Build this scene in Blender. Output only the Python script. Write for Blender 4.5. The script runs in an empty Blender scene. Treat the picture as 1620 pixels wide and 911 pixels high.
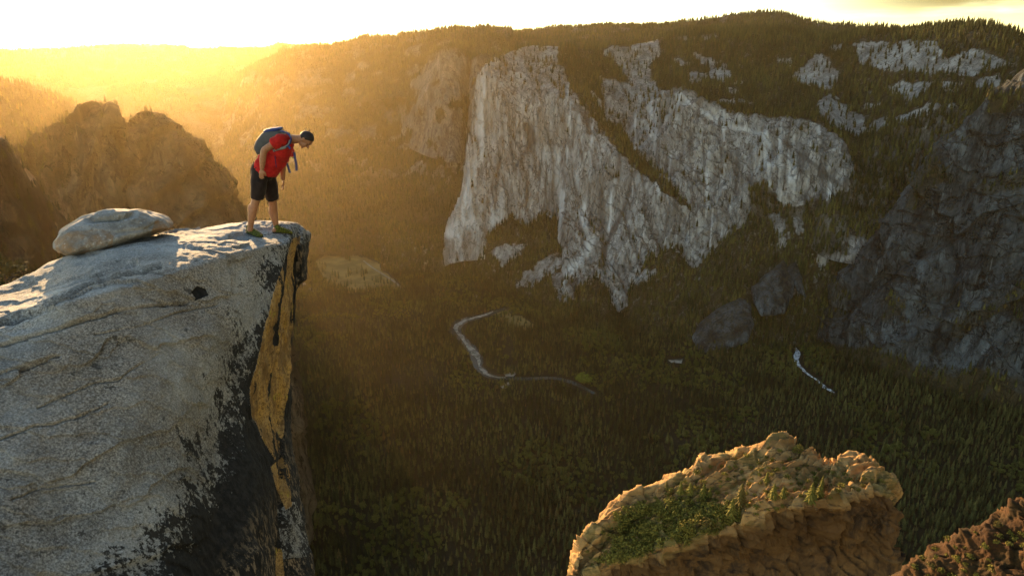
import bpy, bmesh, math, random
import numpy as np
from mathutils import Vector
from mathutils.bvhtree import BVHTree

# ------------------------------------------------------------------ camera, sky, sun, exposure
S = bpy.context.scene
R_ = math.radians
PITCH = R_(19.0)
F_PX = 1080.0                      # focal length in pixels of the 1620 px wide photograph (24 mm lens)
SUN_AZ = R_(-28.4)                 # measured from +Y towards +X
SUN_EL = R_(5.0)
SKY_STRENGTH = 0.10
SUN_STRENGTH = 3.0
EXPOSURE = 2.9
CLOUD = (0.20, 0.145, 0.075, 1)
HAZE_DENSITY = 0.7e-5

cam_data = bpy.data.cameras.new('camera')
cam_data.lens = 24.0
cam_data.sensor_width = 36.0
cam_data.clip_start = 0.1
cam_data.clip_end = 60000.0
cam = bpy.data.objects.new('camera', cam_data)
S.collection.objects.link(cam)
cam.location = (0, 0, 0)
cam.rotation_euler = (math.pi / 2 - PITCH, 0, 0)
S.camera = cam

W = bpy.data.worlds.new('World')
S.world = W
W.use_nodes = True
wn = W.node_tree
wn.nodes.clear()
wo = wn.nodes.new('ShaderNodeOutputWorld')
wb = wn.nodes.new('ShaderNodeBackground')
sky = wn.nodes.new('ShaderNodeTexSky')
sky.sky_type = 'NISHITA'
sky.sun_disc = False
sky.sun_elevation = SUN_EL
sky.sun_rotation = SUN_AZ
sky.altitude = 2200
sky.air_density = 1.0
sky.dust_density = 0.4
sky.ozone_density = 0.3
# thin warm cloud bank in the sky to the right
wc = wn.nodes.new('ShaderNodeTexCoord')
wm = wn.nodes.new('ShaderNodeMapping')
wm.inputs['Scale'].default_value = (2.2, 2.2, 16.0)
wx_ = wn.nodes.new('ShaderNodeTexNoise')
wx_.inputs['Scale'].default_value = 1.6
wx_.inputs['Detail'].default_value = 6
wx_.inputs['Roughness'].default_value = 0.55
ws_ = wn.nodes.new('ShaderNodeSeparateXYZ')


def wmap(sock, a, b):
    nd = wn.nodes.new('ShaderNodeMapRange')
    nd.interpolation_type = 'SMOOTHSTEP'
    wn.links.new(sock, nd.inputs[0])
    nd.inputs[1].default_value, nd.inputs[2].default_value = a, b
    return nd.outputs[0]


def wmul(a, b):
    nd = wn.nodes.new('ShaderNodeMath')
    nd.operation = 'MULTIPLY'
    wn.links.new(a, nd.inputs[0])
    if isinstance(b, float):
        nd.inputs[1].default_value = b
    else:
        wn.links.new(b, nd.inputs[1])
    return nd.outputs[0]


wn.links.new(wc.outputs['Generated'], wm.inputs[0])
wn.links.new(wm.outputs[0], wx_.inputs['Vector'])
wn.links.new(wc.outputs['Generated'], ws_.inputs[0])
cl = wmul(wmul(wmap(wx_.outputs[0], 0.36, 0.56), wmap(ws_.outputs[0], 0.30, 0.52)), wmap(ws_.outputs[2], 0.025, 0.06))
cmx = wn.nodes.new('ShaderNodeMix')
cmx.data_type = 'RGBA'
cmx.blend_type = 'MULTIPLY'
wn.links.new(wmul(cl, 0.92), cmx.inputs[0])
wn.links.new(sky.outputs[0], cmx.inputs[6])
cmx.inputs[7].default_value = CLOUD
vmx = wn.nodes.new('ShaderNodeMix')
vmx.data_type = 'RGBA'
vmx.blend_type = 'MULTIPLY'
wn.links.new(wmul(wmap(ws_.outputs[0], -0.25, 0.55), wmap(wx_.outputs[0], 0.1, 0.5)), vmx.inputs[0])
wn.links.new(cmx.outputs[2], vmx.inputs[6])
vmx.inputs[7].default_value = (0.56, 0.53, 0.48, 1)
wn.links.new(vmx.outputs[2], wb.inputs[0])
wb.inputs[1].default_value = SKY_STRENGTH
wn.links.new(wb.outputs[0], wo.inputs[0])

sd = bpy.data.lights.new('sun', 'SUN')
sd.energy = SUN_STRENGTH
sd.angle = R_(0.5)
sd.color = (1.0, 0.64, 0.30)
sun = bpy.data.objects.new('sun', sd)
S.collection.objects.link(sun)
sdir = Vector((math.sin(SUN_AZ) * math.cos(SUN_EL), math.cos(SUN_AZ) * math.cos(SUN_EL), math.sin(SUN_EL)))
sun.rotation_euler = sdir.to_track_quat('Z', 'Y').to_euler()

S.view_settings.view_transform = 'Standard'
S.view_settings.look = 'None'
S.view_settings.gamma = 1.0
S.view_settings.use_curve_mapping = False
S.view_settings.exposure = EXPOSURE
S.render.engine = 'CYCLES'
cy = S.cycles
cy.max_bounces = 5
cy.diffuse_bounces = 3
cy.glossy_bounces = 2
cy.transmission_bounces = 2
cy.volume_bounces = 1
cy.transparent_max_bounces = 4
cy.caustics_reflective = False
cy.caustics_refractive = False
cy.use_denoising = True
cy.use_adaptive_sampling = False

# ------------------------------------------------------------------ numeric helpers
FWD = np.array([0, math.cos(PITCH), -math.sin(PITCH)])
UP = np.array([0, math.sin(PITCH), math.cos(PITCH)])


def ray(px, py):
    dx = (np.asarray(px, float) - 810.0) / F_PX
    dy = (455.5 - np.asarray(py, float)) / F_PX
    return np.stack([dx, FWD[1] + UP[1] * dy, FWD[2] + UP[2] * dy], -1)


def at_range(px, py, r):
    """the point seen in that direction at horizontal range r"""
    d = ray(px, py)
    h = np.hypot(d[..., 0], d[..., 1])
    return d * (np.asarray(r) / h)[..., None]


def at_depth(px, py, zd):
    return ray(px, py) * np.asarray(zd, float)[..., None]


def at_height(px, py, z):
    d = ray(px, py)
    return d * (z / d[..., 2])[..., None]


def at_y(px, py, y):
    d = ray(px, py)
    return d * (y / d[..., 1])[..., None]


def project(P):
    zd = P @ FWD
    zd = np.where(zd < 0.05, 0.05, zd)
    return 810.0 + F_PX * P[..., 0] / zd, 455.5 - F_PX * (P @ UP) / zd


rng = np.random.default_rng(7)
_perm = rng.permutation(256).astype(np.int32)
_perm = np.concatenate([_perm, _perm])
_g = rng.normal(size=(256, 3)).astype(np.float32)
_g /= np.linalg.norm(_g, axis=1)[:, None]


def perlin(P):
    P = np.asarray(P, np.float32)
    sh = P.shape[:-1]
    P = P.reshape(-1, 3)
    i = np.floor(P).astype(np.int32)
    f = P - i
    i &= 255
    u = f * f * f * (f * (f * 6 - 15) + 10)
    out = np.zeros(len(P), np.float32)
    for cx in (0, 1):
        wx = u[:, 0] if cx else 1 - u[:, 0]
        hx = _perm[(i[:, 0] + cx) & 255]
        for cyy in (0, 1):
            wy = u[:, 1] if cyy else 1 - u[:, 1]
            hy = _perm[(hx + i[:, 1] + cyy) & 255]
            for cz in (0, 1):
                wz = u[:, 2] if cz else 1 - u[:, 2]
                g = _g[_perm[(hy + i[:, 2] + cz) & 255]]
                d = g[:, 0] * (f[:, 0] - cx) + g[:, 1] * (f[:, 1] - cyy) + g[:, 2] * (f[:, 2] - cz)
                out += d * wx * wy * wz
    return (out * 1.6).reshape(sh)


def fbm(P, octaves=4, gain=0.5, lac=2.03):
    a, s, o = 1.0, 0.0, 0.0
    P = np.asarray(P, np.float32)
    for k in range(octaves):
        s = s + a * perlin(P + 17.3 * k)
        P = P * lac
        o += a
        a *= gain
    return s / o


def ridged(P, octaves=4, gain=0.5, lac=2.03):
    a, s, o = 1.0, 0.0, 0.0
    P = np.asarray(P, np.float32)
    for k in range(octaves):
        s = s + a * (1 - 2 * np.abs(perlin(P + 31.7 * k)))
        P = P * lac
        o += a
        a *= gain
    return s / o


def saw(t):
    return t - np.floor(t)


def pchip(x, y, xq):
    """shape preserving cubic through y[k] at x[k] (first axis)"""
    x = np.asarray(x, float)
    y = np.asarray(y, float)
    n = len(x)
    h = np.diff(x)
    sh = (n - 1,) + (1,) * (y.ndim - 1)
    d = np.diff(y, axis=0) / h.reshape(sh)
    m = np.zeros_like(y)
    if n == 2:
        m[:] = d[0]
    else:
        h0 = h[:-1].reshape((n - 2,) + (1,) * (y.ndim - 1))
        h1 = h[1:].reshape((n - 2,) + (1,) * (y.ndim - 1))
        w1, w2 = 2 * h1 + h0, h1 + 2 * h0
        ok = d[:-1] * d[1:] > 0
        with np.errstate(divide='ignore', invalid='ignore'):
            hm = (w1 + w2) / (w1 / np.where(ok, d[:-1], 1) + w2 / np.where(ok, d[1:], 1))
        m[1:-1] = np.where(ok, hm, 0)
        m[0], m[-1] = d[0], d[-1]
    k = np.clip(np.searchsorted(x, xq, side='right') - 1, 0, n - 2)
    t = ((xq - x[k]) / h[k]).reshape((-1,) + (1,) * (y.ndim - 1))
    hk = h[k].reshape(t.shape)
    t2, t3 = t * t, t * t * t
    return ((2 * t3 - 3 * t2 + 1) * y[k] + (t3 - 2 * t2 + t) * hk * m[k]
            + (-2 * t3 + 3 * t2) * y[k + 1] + (t3 - t2) * hk * m[k + 1])


def loft(ribs, nu, nv, wv=None, ws=None):
    """ribs: (R, V, 3) world points -> smooth grid (nu, nv, 3); also the station value of every row"""
    ribs = np.asarray(ribs, float)
    qx, qy = project(ribs)
    dv = np.hypot(np.diff(qx, axis=1), np.diff(qy, axis=1)).mean(0) + 6 if wv is None else np.asarray(wv, float)
    ds = np.hypot(np.diff(qx, axis=0), np.diff(qy, axis=0)).mean(1) + 6 if ws is None else np.asarray(ws, float)
    pv = np.concatenate([[0], np.cumsum(dv)])
    ps = np.concatenate([[0], np.cumsum(ds)])
    qv = np.linspace(0, pv[-1], nv)
    qs = np.linspace(0, ps[-1], nu)
    a = pchip(pv, ribs.transpose(1, 0, 2), qv)            # nv, R, 3
    b = pchip(ps, a.transpose(1, 0, 2), qs)               # nu, nv, 3
    return b, np.interp(qs, ps, np.arange(len(ps))), np.interp(qv, pv, np.arange(len(pv)))


def grid_normals(G):
    du = np.gradient(G, axis=0)
    dv = np.gradient(G, axis=1)
    n = np.cross(du, dv)
    n /= np.linalg.norm(n, axis=-1)[..., None] + 1e-12
    return n


def face_camera(G, n):
    """one sign for the whole sheet, so that it faces the viewer"""
    s = np.sign((n * -G).sum(-1).mean())
    return n * (s if s != 0 else 1)


def inside(px, py, poly):
    poly = np.asarray(poly, float)
    r = np.zeros(px.shape, bool)
    j = len(poly) - 1
    for i in range(len(poly)):
        xi, yi = poly[i]
        xj, yj = poly[j]
        c = ((yi > py) != (yj > py)) & (px < (xj - xi) * (py - yi) / (yj - yi + 1e-9) + xi)
        r ^= c
        j = i
    return r


def seg_dist(px, py, line):
    best = np.full(px.shape, 1e9)
    for (x0, y0), (x1, y1) in zip(line[:-1], line[1:]):
        dx, dy = x1 - x0, y1 - y0
        t = np.clip(((px - x0) * dx + (py - y0) * dy) / (dx * dx + dy * dy + 1e-9), 0, 1)
        best = np.minimum(best, np.hypot(px - x0 - t * dx, py - y0 - t * dy))
    return best


def smooth(a, b, x):
    t = np.clip((x - a) / (b - a), 0, 1)
    return t * t * (3 - 2 * t)


# ------------------------------------------------------------------ object helpers
def link(o):
    S.collection.objects.link(o)
    return o


def tag(o, label=None, cat=None, group=None, kind=None):
    if label:
        o['label'] = label
    if cat:
        o['category'] = cat
    if group:
        o['group'] = group
    if kind:
        o['kind'] = kind
    return o


def mesh_np(name, V, faces, mat=None, smooth_shade=True, attrs=None):
    """faces: (n,3) or (n,4) int array, or a list of them"""
    me = bpy.data.meshes.new(name)
    V = np.ascontiguousarray(np.asarray(V, np.float32).reshape(-1, 3))
    if not isinstance(faces, list):
        faces = [faces]
    faces = [np.asarray(f, np.int32) for f in faces if len(f)]
    me.vertices.add(len(V))
    me.vertices.foreach_set('co', V.ravel())
    nl = sum(f.size for f in faces)
    nf = sum(len(f) for f in faces)
    me.loops.add(nl)
    me.loops.foreach_set('vertex_index', np.concatenate([f.ravel() for f in faces]))
    me.polygons.add(nf)
    tot = np.concatenate([np.full(len(f), f.shape[1], np.int32) for f in faces])
    start = np.concatenate([[0], np.cumsum(tot)[:-1]]).astype(np.int32)
    me.polygons.foreach_set('loop_start', start)
    try:
        me.polygons.foreach_set('loop_total', tot)
    except Exception:
        pass
    me.polygons.foreach_set('use_smooth', np.full(nf, smooth_shade, bool))
    for k, v in (attrs or {}).items():
        a = me.attributes.new(k, 'FLOAT', 'POINT')
        a.data.foreach_set('value', np.asarray(v, np.float32).ravel())
    if mat:
        me.materials.append(mat)
    me.update(calc_edges=True)
    me.validate()
    return me


def obj(name, me, parent=None):
    o = bpy.data.objects.new(name, me)
    link(o)
    if parent is not None:
        o.parent = parent
    return o


def grid_faces(nu, nv, flip=False, wrap_u=False):
    i = np.arange(nu if wrap_u else nu - 1)[:, None]
    j = np.arange(nv - 1)[None]
    i2 = (i + 1) % nu
    f = np.stack(np.broadcast_arrays(i * nv + j, i2 * nv + j, i2 * nv + j + 1, i * nv + j + 1), -1).reshape(-1, 4)
    return f[:, ::-1] if flip else f


def grid_mesh(name, G, mat, attrs=None, smooth_shade=True):
    nu, nv = G.shape[:2]
    n = grid_normals(G)
    flip = (n * -G).sum(-1).mean() < 0
    return mesh_np(name, G, grid_faces(nu, nv, flip), mat, smooth_shade, attrs)


def thing(name, loc=(0, 0, 0)):
    o = bpy.data.objects.new(name, None)
    o.empty_display_size = 0.2
    link(o)
    o.location = loc
    return o


# ------------------------------------------------------------------ materials
class Mat:
    def __init__(self, name, rough=0.9, spec=0.2):
        self.m = bpy.data.materials.new(name)
        self.m.use_nodes = True
        self.t = self.m.node_tree
        self.t.nodes.clear()
        self.out = self.t.nodes.new('ShaderNodeOutputMaterial')
        self.b = self.t.nodes.new('ShaderNodeBsdfPrincipled')
        self.t.links.new(self.b.outputs[0], self.out.inputs[0])
        self.b.inputs['Roughness'].default_value = rough
        self.b.inputs['Specular IOR Level'].default_value = spec

    def put(self, sock, v):
        if v is None:
            return
        if isinstance(v, bpy.types.NodeSocket):
            self.t.links.new(v, sock)
        elif isinstance(v, (tuple, list)) and len(v) == 3 and sock.type == 'RGBA':
            sock.default_value = (*v, 1)
        else:
            sock.default_value = v

    def n(self, typ, ins=None, **props):
        nd = self.t.nodes.new(typ)
        for k, v in props.items():
            setattr(nd, k, v)
        for k, v in (ins or {}).items():
            self.put(nd.inputs[k], v)
        return nd

    def pos(self):
        return self.n('ShaderNodeNewGeometry').outputs['Position']

    def objco(self):
        return self.n('ShaderNodeTexCoord').outputs['Object']

    def scaled(self, v, s):
        return self.n('ShaderNodeVectorMath', {0: v, 1: s}, operation='MULTIPLY').outputs[0]

    def noise(self, v, scale, detail=4, rough=0.55, dist=0.0):
        return self.n('ShaderNodeTexNoise', {'Vector': v, 'Scale': scale, 'Detail': detail, 'Roughness': rough, 'Distortion': dist}).outputs[0]

    def voro(self, v, scale, feature='F1', rand=1.0):
        return self.n('ShaderNodeTexVoronoi', {'Vector': v, 'Scale': scale, 'Randomness': rand}, feature=feature)

    def step(self, v, a, b, lo=0.0, hi=1.0):
        return self.n('ShaderNodeMapRange', {0: v, 1: a, 2: b, 3: lo, 4: hi}, interpolation_type='SMOOTHSTEP').outputs[0]

    def math(self, op, a, b=0.0, c=None, clamp=False):
        nd = self.n('ShaderNodeMath', {0: a, 1: b}, operation=op)
        if c is not None:
            self.put(nd.inputs[2], c)
        nd.use_clamp = clamp
        return nd.outputs[0]

    def mix(self, f, a, b, mode='MIX'):
        nd = self.n('ShaderNodeMix', data_type='RGBA', blend_type=mode)
        self.put(nd.inputs[0], f)
        self.put(nd.inputs[6], a)
        self.put(nd.inputs[7], b)
        return nd.outputs[2]

    def attr(self, name):
        return self.n('ShaderNodeAttribute', attribute_name=name).outputs['Fac']

    def nz(self):
        return self.n('ShaderNodeSeparateXYZ', {0: self.n('ShaderNodeNewGeometry').outputs['Normal']}).outputs[2]

    def color(self, c):
        self.put(self.b.inputs['Base Color'], c)
        return self

    def bump(self, h, strength, dist, prev=None):
        nd = self.n('ShaderNodeBump', {'Height': h, 'Strength': strength, 'Distance': dist})
        if prev is not None:
            self.put(nd.inputs['Normal'], prev)
        return nd.outputs[0]

    def normal(self, v):
        self.put(self.b.inputs['Normal'], v)
        return self


def plain(name, col, rough=0.85, spec=0.2, vary=0.15, scale=40.0, bump=0.0):
    k = Mat(name, rough, spec)
    co = k.objco()
    n = k.noise(co, scale, 4)
    dark = tuple(c * (1 - vary) for c in col)
    light = tuple(min(1, c * (1 + vary)) for c in col)
    k.color(k.mix(k.step(n, 0.3, 0.7), dark, light))
    if bump:
        k.normal(k.bump(n, 0.6, bump))
    return k.m


def cliff_material(name, light, dark, streak=1.0, tint=(1, 1, 1), veg=(0.055, 0.045, 0.022), warm=(0.30, 0.24, 0.17), contrast=1.0):
    k = Mat(name, 0.92, 0.15)
    p = k.pos()
    v = k.scaled(p, (1, 1, 0.075))
    s1 = k.noise(v, 0.012, 5, 0.6, 0.6)
    s2 = k.noise(v, 0.045, 7, 0.75, 0.3)
    big = k.noise(p, 0.0045, 4, 0.6)
    fine = k.noise(k.scaled(p, (1, 1, 0.6)), 0.05, 8, 0.78)
    c = k.mix(k.step(s1, 0.36, 0.60), dark, light)
    mid = tuple((a + b) / 2 for a, b in zip(light, dark))
    c = k.mix(k.step(big, 0.35, 0.65, 0.0, 0.55), c, mid)
    c = k.mix(k.math('MULTIPLY', k.step(big, 0.52, 0.68), 0.5), c, warm)
    pat = k.noise(k.scaled(p, (1, 1, 0.5)), 0.009, 6, 0.7, 1.2)
    c = k.mix(k.step(pat, 0.54, 0.62, 0.0, 0.55 * contrast), c, tuple(x * 0.55 for x in dark))   # blotches of dark diorite
    dk = k.step(s2, 0.50, 0.66, 0.0, 0.8 * contrast)                       # dark water streaks
    c = k.mix(dk, c, tuple(x * 0.40 for x in dark))
    lt = k.step(s2, 0.32, 0.44, 0.7, 0.0)
    c = k.mix(lt, c, tuple(min(1, x * 1.4) for x in light))

    def lines(q, sc, wd):
        return k.step(k.math('ABSOLUTE', k.math('SUBTRACT', k.noise(q, sc, 4, 0.6, 0.4), 0.5)), 0.0, wd, 1.0, 0.0)
    rot = k.n('ShaderNodeVectorRotate', {'Vector': p, 'Axis': (0, 1, 0), 'Angle': 0.75}, rotation_type='AXIS_ANGLE').outputs[0]
    l1 = lines(k.scaled(p, (1, 1, 0.16)), 0.013, 0.018)
    l2 = lines(k.scaled(rot, (1, 1, 0.25)), 0.016, 0.016)
    crack = k.math('MULTIPLY', k.math('MAXIMUM', l1, l2), k.step(fine, 0.38, 0.58, 0.0, 0.85))
    c = k.mix(crack, c, tuple(x * 0.2 for x in dark))
    c = k.mix(k.step(fine, 0.34, 0.62, 0.5, 0.0), c, tuple(x * 0.5 for x in dark))
    c = k.mix(k.step(fine, 0.58, 0.70, 0.0, 0.35), c, tuple(min(1, x * 1.3) for x in light))
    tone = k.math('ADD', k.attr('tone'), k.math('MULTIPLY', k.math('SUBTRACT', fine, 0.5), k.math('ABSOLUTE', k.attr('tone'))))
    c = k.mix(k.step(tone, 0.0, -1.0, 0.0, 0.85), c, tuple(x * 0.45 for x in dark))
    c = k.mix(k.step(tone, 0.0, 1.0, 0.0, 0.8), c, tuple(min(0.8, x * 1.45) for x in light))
    nz = k.nz()
    ledge = k.math('MULTIPLY', k.math('MULTIPLY', k.step(nz, 0.45, 0.75), k.step(fine, 0.42, 0.58)), k.math('SUBTRACT', 1.0, k.attr('bare')))
    vg = k.math('MAXIMUM', k.math('MULTIPLY', ledge, 0.7), k.math('MULTIPLY', k.attr('veg'), k.step(fine, 0.25, 0.50)))
    vn = k.noise(p, 0.12, 3)
    c = k.mix(vg, c, k.mix(vn, tuple(x * 0.6 for x in veg), tuple(x * 1.5 for x in veg)))
    k.color(c)
    h = k.math('ADD', k.math('MULTIPLY', s2, 1.0), k.math('MULTIPLY', fine, 0.8))
    h = k.math('SUBTRACT', h, k.math('MULTIPLY', crack, 0.7))
    k.normal(k.bump(h, 1.0, 30.0))
    return k.m


M = {}
M['granite_wall'] = cliff_material('granite_wall', (0.58, 0.57, 0.55), (0.25, 0.24, 0.225))
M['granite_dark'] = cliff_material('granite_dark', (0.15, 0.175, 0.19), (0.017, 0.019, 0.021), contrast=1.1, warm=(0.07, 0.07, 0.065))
M['granite_hazy'] = cliff_material('granite_hazy', (0.27, 0.25, 0.225), (0.105, 0.097, 0.085))
M['granite_spire'] = cliff_material('granite_spire', (0.26, 0.205, 0.14), (0.050, 0.039, 0.026), veg=(0.035, 0.030, 0.014))


def soil_material():
    k = Mat('forest_floor', 0.95, 0.1)
    p = k.pos()
    a = k.noise(p, 0.006, 5, 0.6)
    b = k.noise(p, 0.08, 5, 0.65)
    c = k.mix(k.step(a, 0.35, 0.65), (0.022, 0.018, 0.009), (0.016, 0.015, 0.007))
    c = k.mix(k.step(b, 0.58, 0.72), c, (0.05, 0.04, 0.022))
    k.color(c).normal(k.bump(b, 0.7, 6.0))
    return k.m


M['soil'] = soil_material()

# ------------------------------------------------------------------ ground and far terrain
FLOOR = -1070.0
TREES = []          # (points, scale, mask of kind) collected for the forest


def P_(lst):
    """[(px, py, range), ...] -> world points"""
    a = np.asarray(lst, float)
    return at_range(a[:, 0], a[:, 1], a[:, 2])


def scatter(G, density, mask, hmin, hmax, seed, kinds=(0, 1, 2, 3, 4)):
    """trees on a sheet: density per square metre of sheet, mask on vertices"""
    r = np.random.default_rng(seed)
    a, b, c, d = G[:-1, :-1], G[1:, :-1], G[1:, 1:], G[:-1, 1:]
    area = 0.5 * (np.linalg.norm(np.cross(b - a, d - a), axis=-1) + np.linalg.norm(np.cross(b - c, d - c), axis=-1))
    m = 0.25 * (mask[:-1, :-1] + mask[1:, :-1] + mask[1:, 1:] + mask[:-1, 1:])
    cen = 0.25 * (a + b + c + d)
    px, py = project(cen)
    vis = (px > -60) & (px < 1680) & (py > -20) & (py < 960) & (cen @ FWD > 1)
    lam = np.minimum(area * density * m * vis, 40)
    n = r.poisson(lam)
    ii, jj = np.nonzero(n)
    cnt = n[ii, jj]
    ii, jj = np.repeat(ii, cnt), np.repeat(jj, cnt)
    u, v = r.random(len(ii))[:, None], r.random(len(ii))[:, None]
    P = (a[ii, jj] * (1 - u) * (1 - v) + b[ii, jj] * u * (1 - v) + c[ii, jj] * u * v + d[ii, jj] * (1 - u) * v)
    sc = r.uniform(hmin, hmax, len(P)) * np.where(r.random(len(P)) < 0.2, 0.65, 1.0)
    kd = np.asarray(kinds)[r.integers(0, len(kinds), len(P))]
    TREES.append((P, sc, kd))
    return P


def wobble_masks(G, amp=10.0, scale=0.012):
    px, py = project(G)
    q = np.stack([px, py, np.zeros_like(px)], -1) * scale * 6
    return px + amp * fbm(q, 4), py + amp * fbm(q + 55.5, 4)


# --- the valley floor: one sheet out to the horizon
def ground_height(x, y):
    p = np.stack([x, y, np.zeros_like(x)], -1)
    r = np.hypot(x, y)
    z = FLOOR + 7.0 * fbm(p * 0.0022, 4) - 3
    # rise towards the near right wall under the viewpoint
    return z


nr, na = 260, 420
rr = np.concatenate([[1.0], np.geomspace(250, 13200, nr - 1)])
aa = np.linspace(-math.pi, math.pi, na)
RR, AA = np.meshgrid(rr, aa, indexing='ij')
GX, GY = RR * np.sin(AA), RR * np.cos(AA)
GZ = ground_height(GX, GY)
GG = np.stack([GX, GY, GZ], -1)
gm = grid_mesh('ground', GG, M['soil'])
o = tag(obj('ground', gm), 'flat wooded valley floor far below the ledge', 'valley floor', kind='structure')

RIVER = [(800, 488, 20), (778, 494, 40), (765, 498, 42), (750, 502, 46), (735, 506, 52), (722, 514, 56), (719, 521, 50), (728, 531, 40),
         (737, 541, 34), (746, 553, 50), (754, 567, 50), (757, 580, 30), (766, 590, 30), (778, 596, 26), (795, 598, 24), (830, 599, 22),
         (870, 597, 22), (895, 601, 22), (916, 609, 20), (940, 622, 14)]
MEADOW = [(498, 412), (510, 402), (545, 392), (560, 402), (590, 412), (612, 430), (636, 456), (600, 458), (560, 463), (535, 456), (512, 444)]
CLEAR1 = [(775, 493), (800, 490), (835, 505), (850, 515), (838, 522), (812, 520), (800, 512)]
CLEAR2 = [(782, 525), (800, 528), (815, 545), (805, 565), (822, 585), (800, 588), (795, 560)]
CREEK = [(1272, 500, 22), (1266, 515, 30), (1256, 530, 40), (1252, 542, 36), (1259, 556, 24), (1264, 575, 22), (1276, 590, 22), (1291, 602, 20),
         (1306, 612, 20), (1320, 622, 14)]
ROADL = [(575, 412, 9), (592, 425, 9), (612, 437, 9), (632, 452, 10), (640, 460, 8)]

# --- El Capitan and the wall to its right: one lofted massif.
# stations: base, wall, wall, first rim, gully, upper wall, upper rim, plateau, crest
cap = [
    [(703, 380, 3400), (724, 325, 3430), (742, 235, 3465), (756, 121, 3520), (766, 108, 3560), (778, 100, 3610), (790, 92, 3680), (808, 82, 3780), (830, 75, 3920)],
    [(765, 367, 3350), (772, 300, 3400), (780, 210, 3470), (790, 127, 3540), (796, 118, 3590), (803, 108, 3650), (812, 98, 3710), (825, 86, 3800), (842, 74, 3930)],
    [(830, 362, 3320), (834, 300, 3370), (838, 220, 3430), (842, 142, 3510), (846, 130, 3570), (850, 118, 3640), (856, 105, 3710), (865, 90, 3820), (878, 75, 3950)],
    [(884, 380, 3250), (886, 310, 3320), (886, 230, 3390), (890, 155, 3470), (897, 142, 3560), (905, 128, 3650), (912, 112, 3740), (922, 95, 3850), (935, 76, 4000)],
    [(893, 495, 2790), (908, 425, 2970), (924, 340, 3200), (932, 188, 3400), (946, 170, 3550), (955, 150, 3640), (962, 130, 3760), (972, 100, 3900), (985, 72, 4100)],
    [(940, 460, 2900), (952, 405, 3040), (962, 330, 3160), (968, 230, 3310), (985, 212, 3480), (995, 170, 3600), (1002, 140, 3720), (1015, 100, 3950), (1030, 66, 4200)],
    [(978, 492, 2790), (986, 425, 2930), (996, 350, 3060), (1002, 268, 3210), (1018, 246, 3350), (1028, 200, 3460), (1035, 162, 3600), (1045, 105, 3950), (1055, 57, 4300)],
    [(1020, 432, 2900), (1030, 400, 2970), (1040, 350, 3050), (1045, 295, 3130), (1056, 272, 3220), (1064, 210, 3330), (1072, 148, 3460), (1080, 105, 3850), (1090, 50, 4350)],
    [(1078, 425, 2930), (1085, 385, 2980), (1090, 345, 3030), (1095, 310, 3080), (1102, 285, 3130), (1110, 230, 3220), (1120, 180, 3330), (1130, 110, 3800), (1140, 47, 4350)],
    [(1130, 405, 2910), (1140, 355, 2970), (1148, 320, 3010), (1152, 290, 3050), (1158, 265, 3090), (1165, 230, 3150), (1172, 193, 3230), (1180, 120, 3700), (1190, 48, 4300)],
    [(1195, 350, 2950), (1200, 312, 2990), (1205, 290, 3020), (1210, 270, 3050), (1215, 250, 3080), (1220, 225, 3120), (1228, 196, 3180), (1235, 130, 3600), (1250, 52, 4250)],
    [(1270, 330, 2920), (1275, 297, 2960), (1278, 280, 2990), (1282, 262, 3010), (1285, 245, 3030), (1288, 225, 3060), (1292, 200, 3120), (1300, 130, 3550), (1310, 58, 4200)],
    [(1340, 360, 2850), (1342, 335, 2890), (1343, 320, 2910), (1344, 305, 2930), (1345, 290, 2960), (1346, 275, 2990), (1348, 262, 3020), (1355, 150, 3500), (1370, 52, 4100)],
    [(1420, 370, 2850), (1422, 340, 2900), (1424, 315, 2940), (1425, 290, 2980), (1426, 265, 3020), (1427, 240, 3060), (1430, 210, 3120), (1437, 130, 3450), (1450, 46, 3950)],
    [(1520, 360, 2850), (1520, 330, 2900), (1520, 300, 2940), (1520, 270, 2980), (1520, 240, 3020), (1520, 210, 3060), (1522, 180, 3120), (1526, 110, 3350), (1535, 41, 3750)],
    [(1620, 360, 2800), (1620, 330, 2850), (1620, 300, 2890), (1620, 270, 2920), (1620, 240, 2960), (1620, 210, 3000), (1620, 180, 3050), (1620, 120, 3200), (1622, 62, 3450)],
    [(1720, 380, 2700), (1720, 350, 2750), (1720, 320, 2790), (1720, 290, 2820), (1720, 260, 2860), (1720, 230, 2900), (1720, 200, 2950), (1720, 150, 3100), (1722, 98, 3250)],
]
ribs = []
nose = np.asarray(cap[0], float)
for dr, dpx in ((1300, 40), (500, 18), (140, 4)):       # the hidden west face, running back from the nose
    q = nose.copy()
    q[:, 0] += dpx
    q[:, 2] += dr * np.linspace(1, 0.55, 9)
    ribs.append(at_range(q[:, 0], q[:, 1], q[:, 2]))
for rib in cap:
    ribs.append(P_(rib))
ribs = np.asarray(ribs)
low = ribs[:, :1].copy()
low[..., 2] -= 130
low[..., :2] *= 0.985
back = ribs[:, -1:].copy()
back[..., :2] *= 1.18
back[..., 2] -= 260
ribs = np.concatenate([low, ribs, back], 1)
ds = np.hypot(*np.stack([np.diff(project(ribs)[0], axis=0), np.diff(project(ribs)[1], axis=0)])).mean(1) + 4
ds[:3] = (10, 8, 6)
CAP, s_, v_ = loft(ribs, 760, 460, wv=[10, 70, 80, 75, 24, 50, 45, 70, 60, 14], ws=ds)
n = face_camera(CAP, grid_normals(CAP))
VV = np.broadcast_to(v_[None], CAP.shape[:2])
SS = np.broadcast_to(s_[:, None], CAP.shape[:2])
wall = smooth(7.35, 6.95, VV)
px, py = project(CAP)
right = smooth(1000, 1100, px)
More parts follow.
